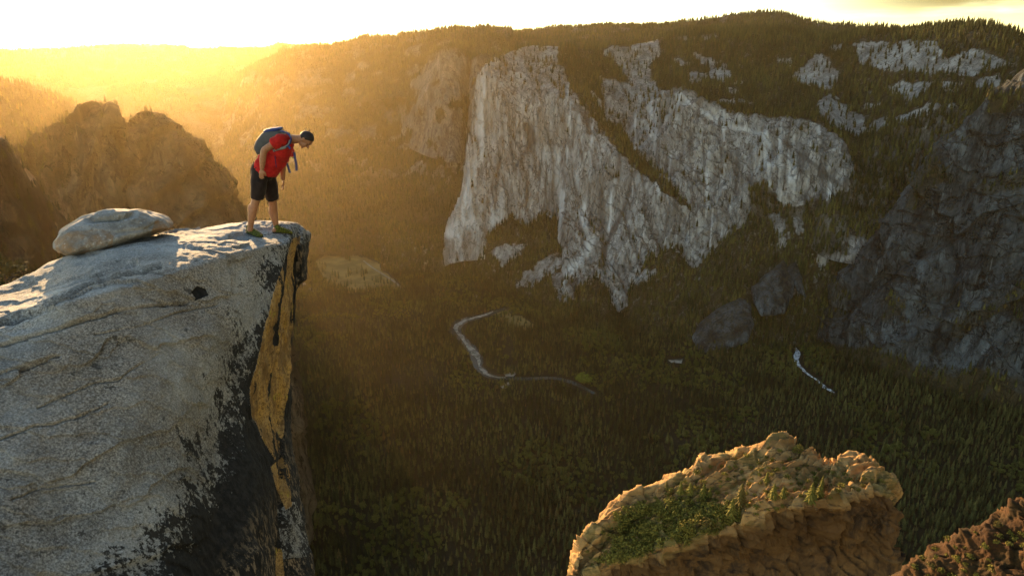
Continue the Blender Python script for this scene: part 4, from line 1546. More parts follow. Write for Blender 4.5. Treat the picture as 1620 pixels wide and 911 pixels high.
for i, (x, y, hp, lb) in enumerate([
        (1054, 774, 15, 'small pine at the left end of the row along the outcrop rim'), (1076, 783, 24, 'second pine of the row along the outcrop rim'),
        (1091, 783, 21, 'dark third pine of the row along the outcrop rim'), (1112, 789, 26, 'bushy pine right of the row on the rim'),
        (1122, 788, 20, 'short pine touching the bushy pine'), (1156, 822, 34, 'tall pine at the right edge of the thicket'),
        (1170, 800, 36, 'tallest thin pine between thicket and rock slabs'), (1168, 822, 22, 'dark pine below the tallest thin pine'),
        (1222, 790, 26, 'pine in the middle of the outcrop'), (1238, 788, 20, 'small pine beside the one in the middle of the outcrop'),
        (1212, 764, 20, 'pine on the upper slabs of the outcrop'), (1282, 796, 32, 'pine on the right half of the outcrop above the lip'),
        (1296, 786, 24, 'pine right behind the one above the lip'), (1300, 768, 16, 'small pine among rubble on the right half')]):
    h = hit(OB, x, y)
    if h is not None:
        place(cprot[i % 3], h + [0, 0, -0.2], hp * np.linalg.norm(h) / F_PX * 1.12, i * 1.3, lb, 'pine tree')
yv, yf = leaf_cloud(901, 260, 0.5, 0.42, 0.62, 0.13)
t = thing('round_tree')
obj('crown', mesh_np('crown', yv, yf, M['needles_warm'], False), t)
sv, sq, st = tube_mesh([(0, 0, -0.1), (0.03, 0, 0.3), (0, 0.02, 0.7)], [0.05, 0.035, 0.015], 6)
obj('trunk', mesh_np('trunk', sv, [sq, st], M['bark']), t)
h = hit(OB, 1258, 722)
if h is not None:
    t.location = h + np.array([1.5, 2.0, -1.2])
    t.scale = (3.6, 3.6, 4.4)
tag(t, 'round bright tree on the crest of the sunlit outcrop', 'tree')

# trees one can tell apart in the meadow and by the river
mprot = []
for k in range(3):
    V, Fc = conifer(800 + k, width=0.17, tiers=11, pts=10)
    tv, tq, tt = tube_mesh([(0, 0, -0.04), (0, 0, 0.4)], [0.016, 0.010], 5)
    t = thing('meadow_tree')
    obj('crown', mesh_np('crown', V, Fc, M['needles'], False), t)
    obj('trunk', mesh_np('trunk', tv, [tq, tt], M['bark']), t)
    mprot.append(t)
mt = [(505, 428), (515, 436), (524, 444), (533, 430), (541, 421), (552, 412), (558, 440), (566, 448), (583, 448), (594, 430), (602, 438), (620, 452), (536, 404), (526, 412), (544, 446), (552, 450), (547, 436), (553, 430),
      (510, 418), (514, 424), (518, 430), (522, 421), (528, 436), (534, 440), (540, 410), (545, 404), (548, 432), (551, 436), (549, 440), (556, 420), (560, 416),
      (566, 425), (570, 428), (573, 432), (575, 436), (578, 441), (584, 430), (590, 440), (598, 444), (530, 449), (538, 453), (520, 446), (604, 450), (612, 446), (562, 440)]
mt = []
for cx_, cy_, k_, sx_, sy_ in ((514, 426, 9, 7, 8), (531, 440, 9, 9, 5), (549, 410, 6, 8, 4), (551, 434, 8, 3, 7), (573, 432, 10, 6, 6), (596, 445, 7, 9, 5), (560, 452, 7, 16, 4), (615, 448, 5, 8, 4)):
    for _ in range(k_):
        mt.append((cx_ + rs.normal() * sx_ * 0.55, cy_ + rs.normal() * sy_ * 0.55))
for i, (x, y) in enumerate(mt):
    c = at_height(x, y, FLOOR)
    c[2] = ground_height(c[:1], c[1:2])[0]
    place(mprot[i % 3], c, rs.uniform(26, 46), rs.uniform(0, 6), 'dark conifer standing in the tan meadow', 'tree', 'conifers dotted over the tan meadow')
yv, yf = leaf_cloud(905, 240, 0.55, 0.42, 0.52, 0.2)
t = thing('broadleaf_tree')
obj('crown', mesh_np('crown', yv, yf, M['yellow_leaves'], False), t)
obj('trunk', mesh_np('trunk', sv, [sq, st], M['bark']), t)
c = at_height(924, 606, FLOOR)
t.location = c
t.scale = (52, 52, 38)
tag(t, 'yellow green broadleaf tree at the right end of the river bend', 'tree')

# ------------------------------------------------------------------ the ledge in the foreground
def ledge_material():
    k = Mat('ledge_granite', 0.9, 0.25)
    p = k.objco()
    grain = k.noise(p, 46.0, 5, 0.85)
    gvar = k.noise(p, 1.1, 5, 0.65)
    flow = k.noise(k.n('ShaderNodeVectorRotate', {'Vector': k.scaled(p, (1.0, 0.28, 0.28)), 'Axis': (0, 0, 1), 'Angle': 0.25}, rotation_type='AXIS_ANGLE').outputs[0], 2.2, 5, 0.65)
    grain2 = k.noise(p, 110.0, 3, 0.75)
    mott = k.noise(p, 1.3, 6, 0.65)
    stain = k.noise(p, 0.55, 4, 0.6)
    c = k.mix(k.step(mott, 0.30, 0.70), (0.25, 0.238, 0.222), (0.45, 0.44, 0.42))
    c = k.mix(k.math('MULTIPLY', k.step(stain, 0.50, 0.68), 0.5), c, (0.34, 0.26, 0.185))
    c = k.mix(k.step(flow, 0.52, 0.68, 0.0, 0.55), c, (0.15, 0.125, 0.10))
    c = k.mix(k.math('MULTIPLY', k.step(grain, 0.46, 0.58, 0.0, 0.85), k.step(gvar, 0.30, 0.65, 0.35, 1.0)), c, (0.060, 0.055, 0.050))
    spot = k.noise(p, 6.5, 4, 0.6)
    c = k.mix(k.math('MULTIPLY', k.step(spot, 0.63, 0.67, 0.0, 0.8), k.step(gvar, 0.45, 0.55)), c, (0.045, 0.040, 0.036))
    c = k.mix(k.step(grain2, 0.54, 0.66, 0.0, 0.55), c, (0.10, 0.095, 0.09))
    c = k.mix(k.step(grain, 0.36, 0.46, 0.6, 0.0), c, (0.58, 0.57, 0.555))
    # orange and yellow lichen
    yl = k.attr('yellow')
    yn = k.noise(p, 2.4, 6, 0.7)
    yc = k.mix(k.step(yn, 0.32, 0.62), (0.60, 0.35, 0.085), (0.48, 0.31, 0.13))
    yc = k.mix(k.step(k.noise(p, 4.6, 4, 0.6), 0.58, 0.68, 0, 0.9), yc, (0.47, 0.40, 0.05))
    yc = k.mix(k.step(k.noise(p, 24.0, 5, 0.8), 0.46, 0.60, 0.0, 0.8), yc, (0.12, 0.062, 0.024))
    yc = k.mix(k.step(k.noise(k.scaled(p, (1, 1, 0.3)), 3.4, 6, 0.75), 0.44, 0.58, 0, 0.8), yc, (0.20, 0.115, 0.045))
    yc = k.mix(k.step(k.noise(p, 7.0, 5, 0.7), 0.60, 0.68, 0, 0.8), yc, (0.05, 0.035, 0.02))
    ysm = k.step(k.math('ADD', yl, k.math('MULTIPLY', k.math('SUBTRACT', k.noise(p, 5.5, 6, 0.75), 0.5), 1.3)), 0.42, 0.58)
    c = k.mix(ysm, c, yc)
    c = k.mix(k.math('MULTIPLY', k.attr('crack'), k.step(k.noise(p, 9.0, 4, 0.7), 0.35, 0.6, 0.35, 1.0)), c, (0.05, 0.042, 0.036))
    # black lichen in flecks that run together
    L = k.attr('lichen')
    n1 = k.noise(p, 2.6, 3, 0.55)
    n2 = k.noise(k.scaled(p, (1, 1, 0.42)), 14.0, 6, 0.75)
    n3 = k.noise(p, 30.0, 4, 0.7)
    s = k.math('ADD', k.math('ADD', k.math('MULTIPLY', n1, 0.55), k.math('MULTIPLY', n2, 0.85)), k.math('MULTIPLY', n3, 0.5))
    s = k.math('ADD', s, L)
    m = k.step(s, 1.36, 1.44)
    bc = k.mix(k.step(n2, 0.4, 0.7), (0.012, 0.011, 0.010), (0.040, 0.036, 0.032))
    c = k.mix(m, c, bc)
    fl = k.math('MULTIPLY', k.step(L, 0.75, 1.0), k.step(k.noise(k.scaled(p, (1, 1, 0.4)), 15.0, 5, 0.75), 0.50, 0.60))
    c = k.mix(fl, c, (0.27, 0.20, 0.13))
    k.color(c)
    h = k.math('ADD', k.math('MULTIPLY', grain, 0.5), k.math('MULTIPLY', mott, 1.6))
    h = k.math('ADD', h, k.math('MULTIPLY', n2, 0.9))
    k.normal(k.bump(h, 0.9, 0.05))
    return k.m


M['ledge'] = ledge_material()
led = [
    [(-420, 560, 6.2), (-420, 640, 5.5), (-420, 760, 5.0), (-420, 880, 4.7), (-420, 1010, 4.4), (-420, 1400, 3.6)],
    [(-150, 502, 7.2), (-150, 570, 6.06), (-150, 680, 5.6), (-150, 800, 5.4), (-150, 930, 5.05), (-150, 1330, 4.1)],
    [(0, 457, 8.2), (0, 525, 6.8), (0, 620, 6.3), (0, 740, 5.85), (0, 870, 5.5), (0, 1280, 4.5)],
    [(125, 404, 9.0), (110, 480, 7.12), (100, 600, 6.65), (100, 730, 6.2), (110, 865, 5.9), (120, 1280, 4.8)],
    [(275, 368, 9.9), (240, 440, 7.72), (215, 570, 7.12), (205, 710, 6.6), (215, 855, 6.25), (240, 1280, 5.1)],
    [(385, 355, 10.7), (350, 410, 8.75), (320, 540, 7.88), (290, 690, 7.3), (290, 845, 6.75), (300, 1280, 5.5)],
    [(436, 352, 11.0), (425, 388, 9.65), (395, 500, 8.9), (345, 660, 8.05), (335, 820, 7.4), (340, 1280, 6.0)],
    [(455, 355, 11.1), (455, 386, 10.05), (430, 490, 9.35), (393, 620, 8.65), (400, 790, 8.0), (410, 1250, 6.6)],
    [(463, 357, 11.2), (462, 390, 10.5), (445, 495, 9.95), (416, 630, 9.3), (420, 790, 8.5), (428, 1250, 7.0)],
    [(471, 361, 11.4), (468, 396, 10.95), (462, 505, 10.7), (447, 640, 10.05), (438, 800, 9.2), (450, 1200, 7.8)],
    [(478, 365, 11.4), (477, 400, 11.0), (464, 510, 10.7), (454, 640, 10.1), (452, 780, 9.35), (480, 1150, 8.2)],
    [(484, 371, 11.6), (484.5, 400, 11.5), (464, 515, 11.2), (456, 640, 10.7), (476, 800, 9.9), (545, 1100, 8.6)],
    [(481, 369, 12.1), (479, 405, 12.0), (460, 515, 11.8), (453, 640, 11.3), (470, 810, 10.6), (525, 1100, 9.3)],
    [(430, 362, 13.0), (430, 430, 13.0), (430, 520, 12.8), (425, 640, 12.2), (430, 800, 11.6), (460, 1100, 10.4)],
]
led = np.asarray(led, float)
f = 0.42
x1 = led[:, 1:2] * (1 - f) + led[:, 2:3] * f
x1[9, 0] = (467.5, 444, 11.0)
x1[10, 0] = (470, 447, 11.0)
x1[11, 0] = (471, 449, 11.4)
pre = led[:, 1:2].copy()
pre[:, 0] = led[:, 1] * 0.62 + x1[:, 0] * 0.38
pre[9, 0] = (468.5, 425, 11.08)
pre[10, 0] = (477, 440, 11.1)
pre[11, 0] = (485, 441, 11.5)
pre[12, 0] = (479, 440, 12.0)
led = np.concatenate([led[:, :2], pre, x1, led[:, 2:]], 1)
LP = at_depth(led[..., 0], led[..., 1], led[..., 2])
tl = led[:, :1]
wr_ = smooth(5, 8, np.arange(len(led)))[:, None]
bk = [at_depth(tl[..., 0] - a_ * wr_, tl[..., 1] + b_, tl[..., 2] + c_) for a_, b_, c_ in ((110, 70, 5.0), (60, 28, 3.2), (18, 8, 1.4))]
LD, s_, v_ = loft(np.concatenate(bk + [LP], 1), 900, 820, wv=[30, 30, 26, 60, 28, 22, 80, 125, 140, 160],
                  ws=[60, 110, 110, 130, 105, 55, 26, 22, 26, 16, 14, 14, 20])
n = face_camera(LD, grid_normals(LD))
px, py = project(LD)
d = 0.10 * fbm(LD * 0.55, 4) + 0.035 * fbm(LD * 2.2, 4) + 0.012 * fbm(LD * 9.0, 3)
VV = np.broadcast_to(v_[None], LD.shape[:2])
SS = np.broadcast_to(s_[:, None], LD.shape[:2])
rough = smooth(6.2, 7.5, SS)
d += rough * (0.055 * (ridged(LD * [1.6, 1.6, 0.5], 4) - 0.45) + 0.03 * fbm(LD * 3, 4))
d += inside(px, py, [(459, 384), (475, 372), (468, 480), (458, 620), (434, 728), (398, 652), (394, 612), (424, 500)]) * (0.05 * fbm(LD * [2.6, 2.6, 0.7], 5) + 0.02 * fbm(LD * 7, 3))
# cracks, with the upper side standing a little proud
qx = px + 3 * fbm(np.stack([px * .03, py * .03, 0 * px], -1), 3)
qy = py + 4 * fbm(np.stack([px * .03, py * .03, 0 * px + 4], -1), 3)
front = VV > 2.2
CRK = np.zeros(px.shape)
for line, w, dep in (([(-60, 590), (0, 551), (67, 531), (134, 507), (200, 490), (268, 481)], 2.2, 0.07),
                     ([(-60, 548), (0, 518), (67, 495), (127, 462), (161, 448), (255, 421)], 2.6, 0.10),
                     ([(-40, 610), (0, 595), (94, 565)], 2.0, 0.05), ([(-20, 700), (60, 672), (120, 662), (170, 640)], 1.6, 0.035), ([(60, 640), (140, 610), (190, 600), (250, 560)], 1.5, 0.03), ([(150, 530), (210, 520), (290, 492), (345, 482)], 1.4, 0.03), ([(20, 790), (70, 768), (150, 762)], 1.6, 0.03), ([(60, 470), (150, 440), (215, 420)], 3.0, 0.04),
                     ([(345, 378), (375, 373), (392, 372)], 5, 0.06), ([(230, 470), (268, 481), (300, 478)], 2.4, 0.05)):
    ds = seg_dist(qx, qy, line)
    d -= dep * np.exp(-(ds / w) ** 2) * front * smooth(-0.5, 0.1, fbm(LD * 1.7 + 9, 3))
    CRK = np.maximum(CRK, np.exp(-(ds / (0.5 * w)) ** 2) * front * smooth(0.02, 0.09, dep) * smooth(-0.35, 0.15, fbm(LD * 2.5, 3)))
    lx = np.array([a for a, b in line], float)
    ly = np.array([b for a, b in line], float)
    above = np.interp(qx, lx, ly) - qy
    inr = smooth(lx[0], lx[0] + 30, qx) * smooth(lx[-1], lx[-1] - 70, qx)
    d += 0.30 * dep * smooth(0, 3, above) * np.exp(-np.maximum(above, 0) / 26) * inr * front
d += 0.040 * (saw((qy + 0.36 * qx) / 105 + 1.1 * fbm(LD * 0.7, 4)) - 0.5) * front * smooth(6.2, 5.2, SS)
d += 0.018 * (saw((qy - 0.2 * qx) / 47 + 1.3 * fbm(LD * 1.3 + 5, 4)) - 0.5) * front * smooth(6.2, 5.2, SS)
scar = [(302, 462), (312, 452), (326, 458), (328, 468), (312, 474)]
sc = inside(px + 2 * fbm(np.stack([px * .2, py * .2, 0 * px], -1), 2), py, scar)
d -= 0.03 * sc
LD = LD + n * d[..., None]
px, py = project(LD)
wx = px + 14 * fbm(LD * 1.2, 4)
wy = py + 14 * fbm(LD * 1.2 + 7, 4)
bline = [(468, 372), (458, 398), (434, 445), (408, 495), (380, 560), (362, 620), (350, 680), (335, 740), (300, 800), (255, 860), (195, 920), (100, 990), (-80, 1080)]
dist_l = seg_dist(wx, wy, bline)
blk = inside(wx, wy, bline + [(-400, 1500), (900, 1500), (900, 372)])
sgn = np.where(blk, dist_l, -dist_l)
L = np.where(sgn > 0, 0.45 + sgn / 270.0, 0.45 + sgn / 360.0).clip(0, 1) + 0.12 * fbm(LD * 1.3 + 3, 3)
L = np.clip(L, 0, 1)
yp = inside(wx * .45 + px * .55 + 3 * fbm(LD * 5, 3), wy * .45 + py * .55, [(459, 384), (463, 378), (475, 372), (473, 400), (468, 480), (465, 560), (458, 620), (449, 690), (434, 728), (414, 690), (398, 652), (394, 612), (408, 560),
                                                    (424, 500), (440, 440), (452, 405)])
yp2 = inside(px, py, [(428, 738), (446, 722), (458, 740), (462, 800), (452, 806), (438, 775)]) | inside(px, py, [(436, 865), (446, 868), (452, 925), (436, 925)])
strk = smooth(0.12, 0.34, fbm(LD * [4.2, 4.2, 0.45], 4))
Y = np.where(yp | yp2, 1.0, 0.0)
Y = Y * (1 - 0.25 * strk)
grey = inside(px, py, [(438, 805), (470, 790), (496, 862), (488, 880), (446, 885)])
dk_ = np.maximum(np.exp(-(seg_dist(qx, qy, [(453, 396), (443, 462), (433, 545)]) / 3.5) ** 2), np.exp(-(seg_dist(qx, qy, [(471, 388), (466, 480), (463, 570), (452, 680)]) / 3.0) ** 2))
dk_ = np.maximum(dk_, 0.8 * np.exp(-(seg_dist(qx, qy, [(430, 590), (424, 660), (432, 720)]) / 2.5) ** 2))
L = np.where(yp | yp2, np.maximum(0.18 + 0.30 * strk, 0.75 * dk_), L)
L = np.where(grey & ~yp2, 0.45, L)
L = np.where(sc, 0.72, L)
blockside = inside(px, py, [(469, 392), (492, 380), (492, 452), (468, 450)])
L = np.where(blockside, 0.95, L)
Y = np.where(blockside, 0, Y)
tipm = inside(px, py, [(440, 345), (492, 345), (492, 392), (478, 388), (462, 370)])
L = np.where(tipm & ~blockside, 0.40, L)
o = obj('rock_ledge', grid_mesh('rock_ledge', LD, M['ledge'], {'lichen': L, 'yellow': Y, 'crack': CRK}))
tag(o, 'big pale granite ledge with black lichen that overhangs the valley', 'rock ledge', kind='structure')
LB = bvh_of(LD[:, 40:420][::2, ::2])

# boulder lying on the ledge
bo = [(89, 391), (92, 378), (100, 366), (112, 356), (131, 345), (163, 336), (190, 333), (219, 331), (234, 333), (248, 339), (262, 345), (271, 353), (270, 361), (256, 366), (246, 368),
      (222, 375), (202, 381), (178, 390), (154, 397), (128, 402), (105, 404), (94, 399)]


def boulder_detail(G, nn):
    gx, gy = project(G)
    d = -0.12 * np.exp(-(seg_dist(gx, gy, [(140, 349), (165, 345), (190, 344), (212, 339)]) / 3.6) ** 2)
    d -= 0.035 * np.exp(-(seg_dist(gx, gy, [(175, 372), (205, 366), (235, 362), (252, 350)]) / 3.5) ** 2)
    d += 0.05 * fbm(G * 2.6, 5) + 0.045 * (ridged(G * 2.2 + 5, 4) - 0.3)
    return G + nn * d[..., None]


def boulder_material():
    k = Mat('boulder_granite', 0.9, 0.2)
    p = k.objco()
    g = k.noise(p, 24.0, 4, 0.75)
    g2 = k.noise(p, 70.0, 3, 0.7)
    m_ = k.noise(p, 2.0, 5, 0.6)
    c = k.mix(k.step(m_, 0.35, 0.65), (0.14, 0.13, 0.115), (0.26, 0.25, 0.235))
    w = k.math('MULTIPLY', k.attr('warm'), k.step(k.noise(p, 6.0, 5, 0.7), 0.3, 0.6))
    c = k.mix(w, c, (0.23, 0.135, 0.065))
    c = k.mix(k.step(g, 0.52, 0.64, 0, 0.6), c, (0.11, 0.10, 0.09))
    c = k.mix(k.step(g2, 0.55, 0.66, 0, 0.5), c, (0.09, 0.08, 0.07))
    c = k.mix(k.step(g, 0.32, 0.42, 0.4, 0.0), c, (0.64, 0.63, 0.60))
    k.color(c)
    k.normal(k.bump(k.math('ADD', k.math('MULTIPLY', g, 0.5), m_), 0.8, 0.03))
    return k.m


def boulder_attrs(G):
    gx, gy = project(G)
    w = inside(gx + 8 * fbm(G * 3, 3), gy + 6 * fbm(G * 3 + 4, 3), [(85, 380), (115, 364), (160, 362), (180, 375), (178, 392), (130, 404), (90, 405)]) * 0.8
    w = np.maximum(w, inside(gx, gy, [(245, 350), (275, 346), (275, 366), (238, 372)]) * 1.0)
    return {'warm': w}


def boulder_depth(x, y, r):
    return at_depth(x, y, r + (x - 180) * 0.004)


o, BG = outline_pillow('boulder', bo, 9.45, 0.42, boulder_material(), lean=0.006, nseg=320, nring=120, amp=0.03, nscale=1.6, power=0.55, depth_fn=boulder_depth,
                       extra=boulder_detail, attrs_fn=boulder_attrs, label='flat grey boulder lying on the pale ledge left of the person', cat='boulder')

# low sunlit bush behind the left end of the ledge
bv, bf = leaf_cloud(950, 420, 0.5, 0.36, 0.2, 0.085)
t = thing('bush')
obj('foliage', mesh_np('foliage', bv, bf, M['needles_warm'], False), t)
obj('stem', mesh_np('stem', sv * [0.5, 0.5, 0.5] - [0, 0, 0.2], [sq, st], M['bark']), t)
t.location = at_depth(8, 442, 10.2)
t.scale = (0.75, 0.75, 0.55)
tag(t, 'yellow green bush peeking over the left end of the ledge', 'bush')

# ------------------------------------------------------------------ the person looking down over the edge
hr = hit(LB, 402, 374)
hl = hit(LB, 447, 368.5)
print('feet', hr, hl)
YR, YL = hr[1], hl[1]
YM = 0.5 * (YR + YL)


def Q(x, y, dy=0.0):
    return at_y(x, y, YM + dy)


PX = YM / FWD[1] / F_PX          # metres per photograph pixel at the person, about
YRD, YLD = YR - YM, YL - YM
SIDE = np.array([0.0, 1.0, 0.0])


def skin_material():
    k = Mat('skin', 0.55, 0.35)
    n_ = k.noise(k.objco(), 30.0, 3)
    k.color(k.mix(k.step(n_, 0.3, 0.7), (0.25, 0.105, 0.045), (0.32, 0.145, 0.07)))
    k.b.inputs['Subsurface Weight'].default_value = 0.0
    return k.m


M['skin'] = skin_material()
M['shirt'] = plain('red_cotton', (0.36, 0.017, 0.014), 0.9, 0.1, 0.2, 14, 0.01)
M['shorts'] = plain('dark_shorts', (0.022, 0.015, 0.013), 0.9, 0.1, 0.3, 12, 0.01)
M['hair'] = plain('dark_hair', (0.016, 0.009, 0.006), 0.6, 0.3, 0.4, 60, 0.01)
M['shoe'] = None
k_ = Mat('running_shoe', 0.8, 0.2)
sp = k_.voro(k_.objco(), 38.0, 'DISTANCE_TO_EDGE').outputs['Distance']
k_.color(k_.mix(k_.step(sp, 0.05, 0.22), (0.12, 0.125, 0.012), (0.016, 0.017, 0.010)))
M['shoe'] = k_.m
M['sole'] = plain('shoe_sole', (0.03, 0.028, 0.024), 0.8)
M['lace'] = plain('shoe_lace', (0.38, 0.40, 0.03), 0.8)
M['bag'] = plain('grey_nylon', (0.062, 0.060, 0.060), 0.7, 0.3, 0.15, 10, 0.01)
M['bag_blue'] = plain('blue_nylon', (0.016, 0.032, 0.13), 0.6, 0.3, 0.2, 20)
M['strap_grey'] = plain('grey_strap', (0.16, 0.155, 0.15), 0.8)
M['cord'] = plain('dark_cord', (0.05, 0.02, 0.06), 0.8)

for nm_, w_ in (('skin', 0.35), ('shirt', 0.15), ('shorts', 0.25), ('hair', 0.3), ('bag', 0.3)):
    for nd_ in M[nm_].node_tree.nodes:
        if nd_.type == 'BSDF_PRINCIPLED':
            nd_.inputs['Sheen Weight'].default_value = w_
            nd_.inputs['Sheen Roughness'].default_value = 0.35
            nd_.inputs['Sheen Tint'].default_value = (1, 0.8, 0.55, 1)
person = thing('person', (hr[0] * 0.5 + hl[0] * 0.5, YM, min(hr[2], hl[2])))
tag(person, 'person in red shirt and dark shorts bending forward to look over the rock edge', 'person')
PO = np.array(person.location)


def pobj(name, me, parent):
    o = obj(name, me, parent)
    o.location = (0, 0, 0)
    return o


def local(V):
    return np.asarray(V, float) - PO


class PB(Build):
    def mesh(self, name, mat, smooth_shade=True):
        self.V = [v - PO for v in self.V]
        return Build.mesh(self, name, mat, smooth_shade)


def spread(pts, rad, m=5):
    """denser tube through the given joints"""
    P = np.asarray(pts, float)
    t = np.concatenate([[0], np.cumsum(np.linalg.norm(np.diff(P, axis=0), axis=1))])
    q = np.linspace(0, t[-1], m * (len(P) - 1) + 1)
    r = np.asarray([x if isinstance(x, (tuple, list)) else (x, x) for x in rad], float)
    return pchip(t, P, q), [tuple(x) for x in pchip(t, r, q)]


B = PB()
# head frame: face looks down and to the right
Fh = np.array([0.44, -0.10, -0.89])
Fh /= np.linalg.norm(Fh)
Uh = np.array([0.89, 0.0, 0.45])
Uh -= Fh * (Uh @ Fh)
Uh /= np.linalg.norm(Uh)
Lh = np.cross(Fh, Uh)
FR = np.stack([Fh, Lh, Uh])
HC = Q(483.5, 221.0, -0.02)


def hd(f, l, u):
    return HC + f * Fh + l * Lh + u * Uh


B.ball(hd(-0.008, 0, 0.02), (0.098, 0.077, 0.098), FR, 28, 18)
B.ball(hd(0.032, 0, -0.055), (0.062, 0.060, 0.066), FR, 24, 14)
B.ball(hd(0.070, 0, -0.103), (0.022, 0.026, 0.020), FR)
B.ball(hd(0.078, 0, 0.026), (0.018, 0.052, 0.014), FR)
B.ball(hd(0.060, 0.04, -0.03), (0.026, 0.022, 0.03), FR)
B.ball(hd(0.060, -0.04, -0.03), (0.026, 0.022, 0.03), FR)
B.tube([hd(0.084, 0, 0.020), hd(0.100, 0, -0.005), hd(0.116, 0, -0.030), hd(0.098, 0, -0.040)], [0.010, 0.012, 0.016, 0.012], 10)
B.ball(hd(0.088, 0, -0.062), (0.012, 0.024, 0.007), FR)
B.ball(hd(0.086, 0, -0.075), (0.011, 0.021, 0.007), FR)
for s in (-1, 1):
    B.ball(hd(-0.012, s * 0.080, -0.008), (0.021, 0.010, 0.032), FR, 14, 10)
# neck and trunk
nb = Q(461, 220.5, 0.0)
B.tube(*spread([Q(452, 223), nb, hd(-0.040, 0, -0.075), hd(-0.028, 0, -0.02)], [(0.10, 0.07), (0.066, 0.066), (0.058, 0.060), (0.060, 0.065)]), 18, SIDE)
B.tube(*spread([Q(412, 276), Q(418, 262), Q(432, 243), Q(447, 227), Q(457, 222)], [(0.15, 0.10), (0.14, 0.10), (0.16, 0.11), (0.17, 0.105), (0.10, 0.07)]), 22, SIDE)


def hand(wrist, tip, palm_normal, curl, scale=1.0, thumb_side=1):
    """palm, four unequal curled fingers and a thumb"""
    w, tp_ = np.asarray(wrist), np.asarray(tip)
    ax = tp_ - w
    ax /= np.linalg.norm(ax)
    pn = np.asarray(palm_normal, float)
    pn -= ax * (pn @ ax)
    pn /= np.linalg.norm(pn)
    sd = np.cross(ax, pn)
    c = w + ax * 0.050 * scale
    B.ball(c, (0.052 * scale, 0.041 * scale, 0.017 * scale), np.stack([ax, sd, pn]), 16, 12)
    for i, (off, ln) in enumerate(((-0.031, 0.070), (-0.0105, 0.080), (0.0105, 0.074), (0.031, 0.058))):
        p0 = w + ax * 0.078 * scale + sd * off * scale
        pts, a = [p0 - ax * 0.02], 0.15
        p = p0
        for seg_l in (0.45, 0.32, 0.25):
            dr = ax * math.cos(a) + pn * math.sin(a)
            p = p + dr * ln * seg_l * scale
            pts.append(p)
            a += curl * (0.8 + 0.12 * i)
        B.tube(pts, [0.0095 * scale, 0.0092 * scale, 0.0085 * scale, 0.0068 * scale], 8)
    q = w + ax * 0.022 * scale + sd * thumb_side * 0.028 * scale
    B.tube([q, q + (ax * 0.6 + sd * thumb_side * 0.6 + pn * 0.25) * 0.035, q + (ax * 1.5 + sd * thumb_side * 0.75 + pn * 0.6) * 0.035, q + (ax * 2.2 + sd * thumb_side * 0.6 + pn * 1.0) * 0.032],
           [0.014, 0.0125, 0.011, 0.008], 8)


# near (right) arm: elbow drawn back, hand hanging by the hip
sh_r, el_r, wr_r = Q(443, 222, -0.19), Q(418.5, 237, -0.27), Q(414.6, 268, -0.27)
B.tube(*spread([Q(449, 221, -0.12), sh_r, Q(431, 229, -0.235), el_r], [0.060, 0.062, 0.050, 0.046]), 14)
B.tube(*spread([el_r + (sh_r - el_r) * 0.12, el_r, Q(416, 249, -0.275), wr_r], [0.043, 0.045, 0.045, 0.029]), 14)
hand(wr_r, Q(412.5, 287, -0.27), (0.25, 0.9, 0.0), 0.35, 1.0, thumb_side=1)
# far (left) arm hangs straight down
sh_l, el_l, wr_l = Q(456, 224, 0.19), Q(448, 256, 0.24), Q(447.8, 285, 0.24)
B.tube(*spread([Q(452, 222, 0.10), sh_l, Q(452, 240, 0.225), el_l], [0.058, 0.060, 0.048, 0.043]), 14)
B.tube(*spread([el_l + (sh_l - el_l) * 0.12, el_l, Q(447.5, 268, 0.24), wr_l], [0.042, 0.043, 0.042, 0.028]), 14)
hand(wr_l, Q(449.5, 306, 0.235), (-0.9, -0.3, 0.0), 0.38, 1.0, thumb_side=-1)
# legs
hip_r, hip_l = Q(411, 279, -0.09), Q(424, 279, 0.09)
kn_r, an_r = Q(404, 319, YRD * 0.9), Q(396.2, 359, YRD)
kn_l, an_l = Q(431.5, 321, YLD * 0.9), Q(437.3, 359.5, YLD)
B.tube(*spread([hip_r, Q(408, 298, YRD * 0.7), kn_r, Q(399.5, 335, YRD), an_r, an_r + (kn_r - an_r) * -0.16], [0.080, 0.070, 0.060, 0.062, 0.040, 0.042]), 16)
B.tube(*spread([hip_l, Q(428, 299, YLD * 0.7), kn_l, Q(432.5, 336, YLD), an_l, an_l + (kn_l - an_l) * -0.14], [0.080, 0.070, 0.060, 0.062, 0.040, 0.042]), 16)
# calf and knee volumes
B.ball(Q(398.2, 334, YRD), (0.060, 0.052, 0.115), None)
B.ball(Q(431.0, 335, YLD), (0.060, 0.052, 0.115), None)
# feet inside the shoes
toe_r, heel_r = hit(LB, 414, 376.5), hit(LB, 391.5, 369)
toe_l, heel_l = hit(LB, 461, 371.5), hit(LB, 433, 369.0)
for tr_, hr_, an_ in ((toe_r, heel_r, an_r), (toe_l, heel_l, an_l)):
    B.tube([hr_ + [0, 0, 0.05], hr_ * 0.5 + tr_ * 0.5 + [0, 0, 0.055], tr_ + [0, 0, 0.035]], [0.034, 0.036, 0.026], 10)
    B.tube([an_, hr_ * 0.72 + tr_ * 0.28 + [0, 0, 0.05]], [0.040, 0.040], 10)
body = pobj('body', remeshed(B.mesh('body', M['skin']), 'body', 0.0055, M['skin'], 3, 0.5), person)

